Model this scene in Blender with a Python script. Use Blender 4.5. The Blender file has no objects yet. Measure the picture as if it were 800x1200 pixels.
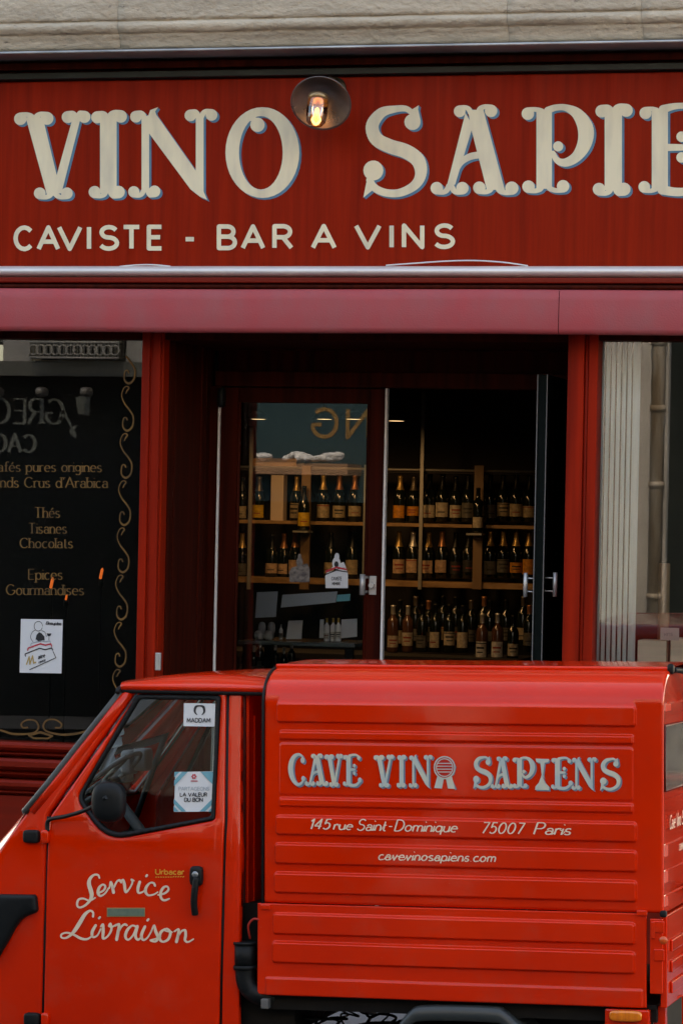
import bpy, bmesh, math, random
import numpy as np
from mathutils import Vector, Matrix, geometry as G
R = math.radians
random.seed(7)
S = bpy.context.scene
COL = S.collection

# ---------------------------------------------------------------- camera, sky, sun, exposure
FPX = 3800.0                                   # focal length in pixels of the 800x1200 photograph
YAW, PITCH, ROLL = math.atan(FPX * 7.0e-5), 0.0, 0.0203
CAM = Vector((3.83, -14.4, 2.0))
fw = Vector((-math.sin(YAW) * math.cos(PITCH), math.cos(YAW) * math.cos(PITCH), -math.sin(PITCH)))
r0 = Vector((math.cos(YAW), math.sin(YAW), 0)); u0 = r0.cross(fw)
rt = r0 * math.cos(ROLL) + u0 * math.sin(ROLL); up = -r0 * math.sin(ROLL) + u0 * math.cos(ROLL)
cam = bpy.data.objects.new('camera', bpy.data.cameras.new('camera')); COL.objects.link(cam)
cam.matrix_world = Matrix(((rt.x, up.x, -fw.x, CAM.x), (rt.y, up.y, -fw.y, CAM.y), (rt.z, up.z, -fw.z, CAM.z), (0, 0, 0, 1)))
cam.data.lens = 36 * FPX / 1200; cam.data.sensor_width = 36; cam.data.clip_end = 1000; cam.data.clip_start = .1
S.camera = cam

SUN_EL, SUN_ROT = R(46), R(8)
w = bpy.data.worlds.new('World'); S.world = w; w.use_nodes = True
nt = w.node_tree; sky = nt.nodes.new('ShaderNodeTexSky'); sky.sky_type = 'NISHITA'; sky.sun_disc = False
sky.sun_elevation = SUN_EL; sky.sun_rotation = SUN_ROT; sky.dust_density = 2.0; sky.air_density = 1.0
nt.links.new(sky.outputs[0], nt.nodes['Background'].inputs[0]); nt.nodes['Background'].inputs[1].default_value = .15
sl = bpy.data.lights.new('sun', 'SUN'); sl.energy = .95; sl.angle = R(.5); sl.color = (1, .94, .86)
so = bpy.data.objects.new('sun', sl); COL.objects.link(so)
sdir = Vector((math.sin(SUN_ROT) * math.cos(SUN_EL), math.cos(SUN_ROT) * math.cos(SUN_EL), math.sin(SUN_EL)))
so.rotation_euler = sdir.to_track_quat('Z', 'Y').to_euler(); so.location = sdir * 60
S.view_settings.view_transform = 'Standard'; S.view_settings.look = 'None'
S.view_settings.exposure = 2.42; S.view_settings.gamma = 1
S.view_settings.use_white_balance = True; S.view_settings.white_balance_temperature = 9000; S.view_settings.white_balance_tint = 12

# ---------------------------------------------------------------- measuring: pixel of the photograph -> point on a real plane
def ray(px, py):
    return fw * FPX + rt * (px - 400) - up * (py - 600)
def P(px, py, y=0.0):
    d = ray(px, py); return CAM + d * ((y - CAM.y) / d.y)
# the van's own frame: it stands on a street that climbs to the right and leans with the camber
TORG = Vector((P(540, 1000, -3.72).x, -3.72, -.14)); TPITCH = R(-1.40); TLEAN = R(-1.3)
TM = Matrix.Translation(TORG) @ Matrix.Rotation(TPITCH, 4, 'Y') @ Matrix.Rotation(TLEAN, 4, 'X')
TI = TM.inverted(); TC = TI @ CAM; TR = TI.to_3x3()
def T(px, py, y=0.0):
    d = TR @ ray(px, py); p = TC + d * ((y - TC.y) / d.y); return p.x, p.z
def TF(px, py, f):
    y = 0
    for _ in range(5):
        x, z = T(px, py, y); y = f(x, z)
    return x, z

# ---------------------------------------------------------------- materials
MATS = {}
def mat(name, col, rough=.5, metal=0, coat=0, col2=None, scale=(4, 4, 4), detail=4, bump=0, bscale=None, rvar=0, contrast=(.35, .65), spec=.5, emit=None, estr=0):
    if name in MATS: return MATS[name]
    m = bpy.data.materials.new(name); m.use_nodes = True; n = m.node_tree; b = n.nodes['Principled BSDF']
    b.inputs['Base Color'].default_value = (*col, 1); b.inputs['Roughness'].default_value = rough
    b.inputs['Metallic'].default_value = metal; b.inputs['Coat Weight'].default_value = coat; b.inputs['Coat Roughness'].default_value = .06
    b.inputs['Specular IOR Level'].default_value = spec
    if emit: b.inputs['Emission Color'].default_value = (*emit, 1); b.inputs['Emission Strength'].default_value = estr
    if col2 or bump or rvar:
        tc = n.nodes.new('ShaderNodeTexCoord')
        def noise(sc, det):
            mp = n.nodes.new('ShaderNodeMapping'); mp.inputs['Scale'].default_value = sc
            n.links.new(tc.outputs['Object'], mp.inputs[0])
            t = n.nodes.new('ShaderNodeTexNoise'); t.inputs['Scale'].default_value = 1; t.inputs['Detail'].default_value = det; t.inputs['Roughness'].default_value = .5 if det < 9 else .68
            n.links.new(mp.outputs[0], t.inputs['Vector']); return t
        t = noise(scale, detail)
        if col2:
            mr = n.nodes.new('ShaderNodeMapRange'); mr.inputs[1].default_value, mr.inputs[2].default_value = contrast
            n.links.new(t.outputs[0], mr.inputs[0])
            mx = n.nodes.new('ShaderNodeMix'); mx.data_type = 'RGBA'
            mx.inputs[6].default_value = (*col, 1); mx.inputs[7].default_value = (*col2, 1)
            n.links.new(mr.outputs[0], mx.inputs[0]); n.links.new(mx.outputs[2], b.inputs['Base Color'])
        if rvar:
            t3 = noise(tuple(s * .7 for s in scale), 3)
            mr = n.nodes.new('ShaderNodeMapRange'); mr.inputs[3].default_value = rough - rvar; mr.inputs[4].default_value = rough + rvar
            mr.inputs[1].default_value, mr.inputs[2].default_value = .3, .7
            n.links.new(t3.outputs[0], mr.inputs[0]); n.links.new(mr.outputs[0], b.inputs['Roughness'])
        if bump:
            t2 = noise(bscale or scale, 5)
            bp = n.nodes.new('ShaderNodeBump'); bp.inputs['Strength'].default_value = 1; bp.inputs['Distance'].default_value = bump
            n.links.new(t2.outputs[0], bp.inputs['Height']); n.links.new(bp.outputs[0], b.inputs['Normal'])
            if coat: n.links.new(bp.outputs[0], b.inputs['Coat Normal'])
    MATS[name] = m; return m
def glass(name, tint=(.9, .95, .95), ior=1.8, rough=.0):
    if name in MATS: return MATS[name]
    m = bpy.data.materials.new(name); m.use_nodes = True; n = m.node_tree; n.nodes.clear()
    o = n.nodes.new('ShaderNodeOutputMaterial'); mx = n.nodes.new('ShaderNodeMixShader'); fr = n.nodes.new('ShaderNodeFresnel')
    tr = n.nodes.new('ShaderNodeBsdfTransparent'); gl = n.nodes.new('ShaderNodeBsdfGlossy')
    fr.inputs[0].default_value = ior; tr.inputs[0].default_value = (*tint, 1); gl.inputs['Roughness'].default_value = rough
    geo = n.nodes.new('ShaderNodeNewGeometry'); mxn = n.nodes.new('ShaderNodeMath')
    n.links.new(fr.outputs[0], mx.inputs[0]); n.links.new(tr.outputs[0], mx.inputs[1]); n.links.new(gl.outputs[0], mx.inputs[2])
    n.links.new(mx.outputs[0], o.inputs[0]); n.nodes.remove(geo); n.nodes.remove(mxn)
    MATS[name] = m; return m

PAINT = mat('red_paint', (.76, .024, .002), .20, coat=.55, spec=.15, col2=(.68, .019, .0015), scale=(2, 2, 2), bump=.0006, bscale=(7, 7, 7), rvar=.06)
n_ = PAINT.node_tree; bs_ = n_.nodes['Principled BSDF']; src_ = bs_.inputs['Base Color'].links[0].from_socket        # chips and road dust on the paint
tc_ = n_.nodes.new('ShaderNodeTexCoord')
def worn(scale, lo, hi, col, amt, src):
    t = n_.nodes.new('ShaderNodeTexNoise'); t.inputs['Scale'].default_value = scale; t.inputs['Detail'].default_value = 8; t.inputs['Roughness'].default_value = .7
    n_.links.new(tc_.outputs['Object'], t.inputs['Vector']); r = n_.nodes.new('ShaderNodeMapRange'); r.inputs[1].default_value, r.inputs[2].default_value, r.inputs[4].default_value = lo, hi, amt
    n_.links.new(t.outputs[0], r.inputs[0]); m = n_.nodes.new('ShaderNodeMix'); m.data_type = 'RGBA'; m.inputs[7].default_value = (*col, 1)
    n_.links.new(r.outputs[0], m.inputs[0]); n_.links.new(src, m.inputs[6]); return m.outputs[2]
o_ = worn(38, .70, .74, (.12, .03, .02), .8, src_); o_ = worn(5, .52, .80, (.40, .10, .06), .28, o_); o_ = worn(90, .66, .72, (.70, .22, .16), .35, o_); n_.links.new(o_, bs_.inputs['Base Color'])
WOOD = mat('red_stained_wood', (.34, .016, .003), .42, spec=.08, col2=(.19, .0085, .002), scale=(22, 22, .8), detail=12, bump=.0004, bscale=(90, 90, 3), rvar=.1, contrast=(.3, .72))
PILW = mat('bright_red_wood', (.38, .017, .004), .45, spec=.1, col2=(.20, .009, .003), scale=(16, 16, .8), detail=8, bump=.0003, bscale=(90, 90, 3))
WOODH = mat('red_stained_wood_level', (.22, .011, .003), .42, spec=.2, col2=(.15, .010, .004), scale=(.9, 26, 26), detail=6, rvar=.08, contrast=(.3, .75))
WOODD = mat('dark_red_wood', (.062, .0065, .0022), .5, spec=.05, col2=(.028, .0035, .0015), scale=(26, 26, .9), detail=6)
STONE = mat('pale_limestone', (.60, .50, .375), .9, col2=(.36, .295, .22), scale=(1.3, 5, 9), detail=9, bump=.012, bscale=(26, 40, 40), contrast=(.36, .74))
n_ = STONE.node_tree; bs_ = n_.nodes['Principled BSDF']; src_ = bs_.inputs['Base Color'].links[0].from_socket      # dark pits and lichen specks of the stone
tc_ = n_.nodes.new('ShaderNodeTexCoord'); pn_ = n_.nodes.new('ShaderNodeTexNoise'); pn_.inputs['Scale'].default_value = 34; pn_.inputs['Detail'].default_value = 6; pn_.inputs['Roughness'].default_value = .75
pm_ = n_.nodes.new('ShaderNodeMapping'); pm_.inputs['Scale'].default_value = (.5, 1, 1.6); n_.links.new(tc_.outputs['Object'], pm_.inputs[0]); n_.links.new(pm_.outputs[0], pn_.inputs['Vector'])
pr_ = n_.nodes.new('ShaderNodeMapRange'); pr_.inputs[1].default_value, pr_.inputs[2].default_value = .60, .70; n_.links.new(pn_.outputs[0], pr_.inputs[0])
px_ = n_.nodes.new('ShaderNodeMix'); px_.data_type = 'RGBA'; px_.inputs[7].default_value = (.16, .13, .10, 1); n_.links.new(pr_.outputs[0], px_.inputs[0]); n_.links.new(src_, px_.inputs[6]); n_.links.new(px_.outputs[2], bs_.inputs['Base Color'])
ZINC = mat('zinc', (.5, .52, .53), .45, metal=.8, col2=(.3, .31, .32), scale=(4, 4, 4))
SILVER = mat('aluminium_rail', (.80, .76, .74), .42, metal=.35, col2=(.66, .61, .60), scale=(2, 9, 9))
CANVAS = mat('dusty_red_canvas', (.44, .046, .055), .6, col2=(.33, .085, .09), scale=(4, 5, 2.2), detail=9, contrast=(.32, .8), bump=.0008, bscale=(140, 140, 140), rvar=.1)
CREAM = mat('cream_paint', (.82, .72, .50), .6, col2=(.64, .56, .41), scale=(14, 14, 3.5), detail=8, contrast=(.42, .75))
CREAM2 = mat('cream_vinyl', (.80, .66, .50), .45)
BLUE = mat('blue_grey_paint', (.085, .235, .34), .55, col2=(.06, .17, .27), scale=(9, 9, 9))
BLUE2 = mat('pale_blue_vinyl', (.16, .25, .33), .5)
CREAM3 = mat('van_sign_cream', (.60, .58, .46), .45, col2=(.42, .52, .52), scale=(14, 14, 14))
GOLD = mat('dull_gold_leaf', (.20, .11, .035), .5, spec=.15, col2=(.11, .065, .028), scale=(14, 14, 14))
LEAFM = mat('dark_door_edge', (.003, .006, .0055), .6, spec=.06)
GREENBLK = mat('dark_green_metal', (.022, .03, .027), .45, spec=.3, col2=(.016, .02, .018), scale=(5, 5, 5))
BLACK = mat('black_plastic', (.005, .007, .008), .48, spec=.2, col2=(.008, .010, .011), scale=(6, 6, 6), rvar=.1)
RUBBER = mat('black_rubber', (.007, .008, .009), .65, spec=.25)
CHASSIS = mat('dark_chassis', (.005, .005, .006), .7, spec=.15, col2=(.010, .009, .008), scale=(6, 6, 6))
STEEL = mat('brushed_steel', (.55, .54, .52), .42, metal=.6)
WHITE = mat('white_enamel', (.72, .72, .70), .45)
WHITEL = mat('grey_white_strip', (.88, .84, .80), .5)
PAPER = mat('white_paper', (.62, .64, .65), .75)
INK = mat('black_ink', (.012, .013, .016), .6)
REDINK = mat('red_ink', (.5, .03, .05), .6)
TEALINK = mat('teal_ink', (.10, .33, .40), .6)
GREYINK = mat('grey_ink', (.30, .36, .40), .6)
GLASS = glass('shop_glass', (.97, .98, .98), 1.75)
CARGLASS = glass('van_glass', (.80, .87, .86), 1.27)
DARKWALL = mat('dark_wall', (.022, .018, .015), .8, col2=(.014, .012, .011), scale=(3, 3, 3))
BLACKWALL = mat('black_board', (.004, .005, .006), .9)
SHELFWOOD = mat('pale_shelf_wood', (.40, .23, .10), .55, col2=(.22, .12, .05), scale=(9, 26, 26), detail=5)
POSTWOOD = mat('post_wood', (.20, .12, .06), .55, col2=(.2, .11, .05), scale=(26, 26, 2))
GREYMETAL = mat('grey_shelf_metal', (.30, .29, .27), .45, metal=.4)
BOTTLE = mat('dark_bottle_glass', (.006, .009, .006), .12, coat=.5)
ROSE = mat('clear_rose_glass', (.09, .04, .025), .1, coat=.5)
ASPHALT = mat('asphalt', (.055, .054, .053), .85, col2=(.04, .04, .04), scale=(3, 3, 3), bump=.004, bscale=(160, 160, 160))
PAVE = mat('pavement_asphalt', (.21, .205, .20), .85, col2=(.15, .148, .145), scale=(2, 2, 2), detail=8, bump=.003, bscale=(120, 120, 120))
KERB = mat('granite_kerb', (.30, .29, .28), .8, col2=(.2, .2, .19), scale=(40, 40, 40))

# ---------------------------------------------------------------- object helpers
ORIG = {}
def meta(o, label=None, cat=None, group=None, kind=None):
    if label: o['label'] = label
    if cat: o['category'] = cat
    if group: o['group'] = group
    if kind: o['kind'] = kind
    return o
def thing(name, label, cat, loc=(0, 0, 0), group=None):
    o = bpy.data.objects.new(name, None); COL.objects.link(o); o.location = loc; o.empty_display_size = .1
    ORIG[o.name] = Vector(loc); return meta(o, label, cat, group)
class MB:
    def __init__(s): s.v = []; s.f = []; s.sm = []
    def add(s, vs, fs, smooth=False):
        k = len(s.v); s.v += [Vector(v) for v in vs]; s.f += [tuple(i + k for i in f) for f in fs]; s.sm += [smooth] * len(fs); return s
    def box(s, x0, x1, y0, y1, z0, z1):
        x0, x1 = min(x0, x1), max(x0, x1); y0, y1 = min(y0, y1), max(y0, y1); z0, z1 = min(z0, z1), max(z0, z1)
        return s.add([(x, y, z) for z in (z0, z1) for y in (y0, y1) for x in (x0, x1)],
                     [(0, 2, 3, 1), (4, 5, 7, 6), (0, 1, 5, 4), (2, 6, 7, 3), (0, 4, 6, 2), (1, 3, 7, 5)])
    def tube(s, pts, r, n=10, caps=True, closed=False):
        pts = [Vector(p) for p in pts]; m = len(pts); rs = r if isinstance(r, (list, tuple)) else [r] * m
        vs = []; prev = None
        for i, p in enumerate(pts):
            a = pts[(i - 1) % m] if (closed or i > 0) else p; b = pts[(i + 1) % m] if (closed or i < m - 1) else p
            t = (b - a).normalized()
            if prev is None: nr = t.orthogonal().normalized()
            else:
                nr = prev - t * prev.dot(t); nr = nr.normalized() if nr.length > 1e-6 else t.orthogonal().normalized()
            prev = nr; bn = t.cross(nr)
            for j in range(n):
                a2 = 2 * math.pi * j / n; vs.append(p + (nr * math.cos(a2) + bn * math.sin(a2)) * rs[i])
        fs = []
        for i in range(m if closed else m - 1):
            for j in range(n):
                k = (i + 1) % m; fs.append((i * n + j, i * n + (j + 1) % n, k * n + (j + 1) % n, k * n + j))
        s.add(vs, fs, True)
        if caps and not closed:
            k = len(s.v) - m * n
            s.f += [tuple(k + j for j in reversed(range(n))), tuple(k + (m - 1) * n + j for j in range(n))]; s.sm += [False] * 2
        return s
    def lathe(s, prof, c=(0, 0, 0), axis=(0, 0, 1), n=20, smooth=True):
        ax = Vector(axis).normalized(); e1 = ax.orthogonal().normalized(); e2 = ax.cross(e1); c = Vector(c); vs = []
        for r, h in prof:
            for j in range(n):
                a = 2 * math.pi * j / n; vs.append(c + ax * h + (e1 * math.cos(a) + e2 * math.sin(a)) * r)
        fs = [(i * n + j, i * n + (j + 1) % n, (i + 1) * n + (j + 1) % n, (i + 1) * n + j) for i in range(len(prof) - 1) for j in range(n)]
        return s.add(vs, fs, smooth)
    def prism(s, prof, x0, x1):                 # a (y, z) outline run along x
        n = len(prof); vs = [(x0, y, z) for y, z in prof] + [(x1, y, z) for y, z in prof]
        return s.add(vs, [(j, (j + 1) % n, n + (j + 1) % n, n + j) for j in range(n)] + [tuple(reversed(range(n))), tuple(range(n, 2 * n))])
    def grid(s, pts, smooth=True):              # rows of points
        m = len(pts[0]); return s.add([p for row in pts for p in row],
            [(i * m + j, i * m + j + 1, (i + 1) * m + j + 1, (i + 1) * m + j) for i in range(len(pts) - 1) for j in range(m - 1)], smooth)
    def sup(s, c, r, e=.5, n=24, m=16):         # rounded block
        def sp(a, k): return math.copysign(abs(a) ** k, a)
        rows = []
        for i in range(m + 1):
            v = -math.pi / 2 + math.pi * i / m; row = []
            for j in range(n + 1):
                u = 2 * math.pi * j / n
                row.append((c[0] + r[0] * sp(math.cos(v), e) * sp(math.cos(u), e), c[1] + r[1] * sp(math.cos(v), e) * sp(math.sin(u), e), c[2] + r[2] * sp(math.sin(v), e)))
            rows.append(row)
        return s.grid(rows)
    def build(s, name, m, parent=None, bevel=0, seg=2, recalc=True):
        off = ORIG.get(parent.name, Vector()) if parent else Vector()
        me = bpy.data.meshes.new(name); me.from_pydata([v - off for v in s.v], [], s.f)
        me.polygons.foreach_set('use_smooth', s.sm)
        if recalc:
            bm = bmesh.new(); bm.from_mesh(me); bmesh.ops.remove_doubles(bm, verts=bm.verts, dist=1e-6)
            bmesh.ops.recalc_face_normals(bm, faces=bm.faces); bm.to_mesh(me); bm.free()
        me.materials.append(m); o = bpy.data.objects.new(name, me); COL.objects.link(o)
        if parent: o.parent = parent
        ORIG[o.name] = off
        if bevel:
            b = o.modifiers.new('bevel', 'BEVEL'); b.width = bevel; b.segments = seg; b.limit_method = 'ANGLE'; b.angle_limit = R(40)
        return o
def catmull(pts, k=6, closed=False):
    n = len(pts); out = []
    for i in range(n if closed else n - 1):
        g = lambda j: pts[j % n] if closed else pts[max(0, min(n - 1, j))]
        a, b, c, d = g(i - 1), g(i), g(i + 1), g(i + 2)
        for q in range(k):
            t = q / k
            out.append(tuple(.5 * (2 * b[h] + (c[h] - a[h]) * t + (2 * a[h] - 5 * b[h] + 4 * c[h] - d[h]) * t * t + (3 * b[h] - a[h] - 3 * c[h] + d[h]) * t ** 3) for h in range(len(b))))
    if not closed: out.append(tuple(pts[-1]))
    return out

# ---------------------------------------------------------------- flat painted shapes: a union of 2-D pieces
def disc(x, y, r, n=18): return [(x + r * math.cos(2 * math.pi * i / n), y + r * math.sin(2 * math.pi * i / n)) for i in range(n)]
def ribbon(pts, w=None, smooth=5, caps=True, nd=8):
    p = [tuple(q) if len(q) == 3 else (q[0], q[1], w) for q in pts]
    if smooth: p = catmull(p, smooth)
    out = []
    for a, b in zip(p, p[1:]):
        dx, dy = b[0] - a[0], b[1] - a[1]; L = math.hypot(dx, dy)
        if L < 1e-9: continue
        nx, ny = -dy / L, dx / L
        out.append([(a[0] + nx * a[2] / 2, a[1] + ny * a[2] / 2), (a[0] - nx * a[2] / 2, a[1] - ny * a[2] / 2), (b[0] - nx * b[2] / 2, b[1] - ny * b[2] / 2), (b[0] + nx * b[2] / 2, b[1] + ny * b[2] / 2)])
    for i, q in enumerate(p):
        if (0 < i < len(p) - 1) or caps: out.append(disc(q[0], q[1], q[2] / 2, nd))
    return out
def ccw(p): return p if sum(a[0] * b[1] - b[0] * a[1] for a, b in zip(p, p[1:] + p[:1])) > 0 else p[::-1]
def union(polys):
    vs = []; fs = []
    for p in polys:
        p = ccw(list(p)); k = len(vs); vs += [Vector(q[:2]) for q in p]; fs.append(list(range(k, k + len(p))))
    lo = min(min(v.x, v.y) for v in vs); hi = max(max(v.x, v.y) for v in vs); ext = hi - lo or 1
    vs = [(v - Vector((lo, lo))) / ext for v in vs]
    V, E, F, ov, oe, of = G.delaunay_2d_cdt(vs, [], fs, 0, 1e-6)
    return [(v[0] * ext + lo, v[1] * ext + lo) for v in V], [f for f, o in zip(F, of) if o]
def paint(mb, polys, fmap):
    V, F = union(polys); mb.add([fmap(x, y) for x, y in V], F); return mb

# big display letters of the sign, drawn in units of the cap height (x from the letter's left edge, y up)
def _n(pts, x0, b, H): return [((p[0] - x0) / H, (b - p[1]) / H) + tuple(q / H for q in p[2:]) for p in pts]
def letter(x0, base, H, polys=(), ribs=(), blobs=(), scrolls=()):
    out = [_n(p, x0, base, H) for p in polys]
    for r in ribs: out += ribbon(_n(r, x0, base, H), smooth=6, nd=12)
    for b in blobs: out.append([((q[0] - x0) / H, (base - q[1]) / H) for q in disc(*b)])
    for (bx, by, r, jx, jy) in scrolls:         # a curled serif: ball, and an arm that rolls over into the stem
        sgn = 1 if jx > bx else -1; d = -1 if jy > 320 else 1
        out.append([((q[0] - x0) / H, (base - q[1]) / H) for q in disc(bx, by, r * .95)])
        top = by - d * r * .52
        arm = [(bx - sgn * r * .1, by - d * r * .52, r * .86), (bx + sgn * r * .55, by - d * r * .64, r * .72), ((bx + jx) / 2 + sgn * r * .15, by - d * r * .60, r * .74), (jx - sgn * r * .28, by - d * r * .28, r * .85), (jx, by + d * r * .35, r * .8)]
        out += ribbon(_n(arm, x0, base, H), smooth=5, nd=12)
    return out
def ring(cx, cy, rx, ry, icx, icy, irx, iry, n=40):
    out = []
    for i in range(n):
        a, b = 2 * math.pi * i / n, 2 * math.pi * (i + 1) / n
        o = lambda t: (cx + rx * math.cos(t), cy + ry * math.sin(t)); q = lambda t: (icx + irx * math.cos(t), icy + iry * math.sin(t))
        out.append([o(a), o(b), q(b), q(a)])
    return out
BIG = {}
BIG['V'] = letter(65, 532, 412, [[(122, 150), (202, 150), (272, 440), (275, 520), (222, 515)], [(343, 150), (380, 150), (290, 505), (240, 515), (262, 440)]],
                  scrolls=[(97, 157, 31, 160, 150), (222, 155, 32, 165, 150), (319, 149, 30, 360, 150), (397, 148, 30, 362, 150), (188, 506, 29, 245, 500), (315, 506, 29, 258, 500)])
BIG['I'] = letter(415, 530, 412, [[(470, 140), (548, 140), (548, 505), (470, 505)]], scrolls=[(457, 150, 30, 505, 150), (567, 146, 31, 512, 150), (445, 500, 30, 500, 500), (557, 500, 31, 515, 500)])
BIG['N'] = letter(600, 530, 416, [[(664, 150), (700, 150), (700, 500), (664, 500)], [(668, 150), (728, 130), (918, 400), (958, 505), (972, 537), (938, 522), (893, 487), (690, 212)],
                  [(690, 160), (705, 116), (742, 102), (728, 122), (738, 152)], [(918, 140), (955, 140), (955, 510), (918, 420)]],
                  scrolls=[(638, 147, 29, 680, 150), (893, 141, 29, 932, 150), (992, 139, 29, 945, 150), (628, 499, 28, 675, 500), (725, 497, 29, 690, 500)])
BIG['O'] = [[((x - 377) / 422, (528 - y) / 422) for x, y in p] for p in ring(550, 315, 173, 213, 543, 316, 102, 172)] + letter(377, 528, 422, ribs=[[(478, 150, 26), (508, 158, 26), (520, 172, 24)]], blobs=[(527, 185, 34)])
BIG['S'] = letter(62, 522, 427, [[(76, 455), (62, 527), (112, 486)], [(270, 150), (292, 112), (322, 93), (318, 112), (330, 165)]],
                  ribs=[[(300, 138, 26), (262, 110, 28), (205, 112, 34), (145, 130, 48), (104, 188, 60), (122, 250, 64), (185, 285, 66), (262, 310, 68), (318, 352, 66), (331, 415, 54), (303, 468, 44), (235, 503, 38), (165, 503, 36), (112, 478, 36), (92, 445, 34)]], blobs=[(292, 172, 38), (109, 399, 47)])
BIG['A'] = letter(375, 518, 427, [[(552, 115), (624, 115), (724, 490), (640, 490), (567, 205)], [(540, 130), (575, 190), (492, 465), (452, 475)]],
                  ribs=[[(500, 400, 18), (520, 362, 26), (560, 335, 32), (612, 325, 32)]],
                  scrolls=[(513, 122, 29, 565, 125), (660, 120, 31, 600, 125), (406, 482, 31, 462, 485), (526, 482, 31, 475, 485), (605, 480, 31, 665, 485), (757, 482, 33, 690, 485)])
BIG['P'] = letter(42, 520, 430, [[(112, 115), (185, 115), (185, 485), (112, 485)]],
                  ribs=[[(165, 118, 34), (200, 105, 30), (250, 105, 32), (305, 135, 54), (342, 200, 74), (338, 270, 68), (302, 332, 50), (250, 362, 40), (210, 352, 30), (190, 318, 24)]], blobs=[(214, 286, 24)],
                  scrolls=[(72, 133, 31, 150, 130), (75, 475, 31, 140, 480), (237, 473, 31, 165, 480)])
BIG['E'] = letter(590, 518, 428, [[(652, 115), (728, 115), (728, 485), (652, 485)]],
                  ribs=[[(705, 112, 40), (760, 98, 30), (820, 98, 28), (862, 115, 26)], [(725, 291, 34), (800, 291, 30)], [(700, 490, 44), (770, 500, 40), (830, 492, 38), (880, 455, 34)]],
                  blobs=[(872, 138, 30), (792, 241, 25), (792, 338, 25), (890, 430, 33)], scrolls=[(623, 130, 30, 690, 130), (617, 476, 29, 680, 480)])
BIG['C'] = letter(62, 522, 427, ribs=[[(330, 175, 26), (300, 125, 30), (235, 108, 40), (160, 145, 64), (112, 230, 84), (108, 330, 88), (145, 430, 70), (215, 498, 46), (290, 490, 36), (340, 430, 30)]], blobs=[(318, 185, 38), (330, 425, 34)])
BIGW = {'V': .88, 'I': .42, 'N': 1.03, 'O': .85, 'S': .69, 'A': .98, 'P': .81, 'E': .78, 'C': .70}

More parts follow.
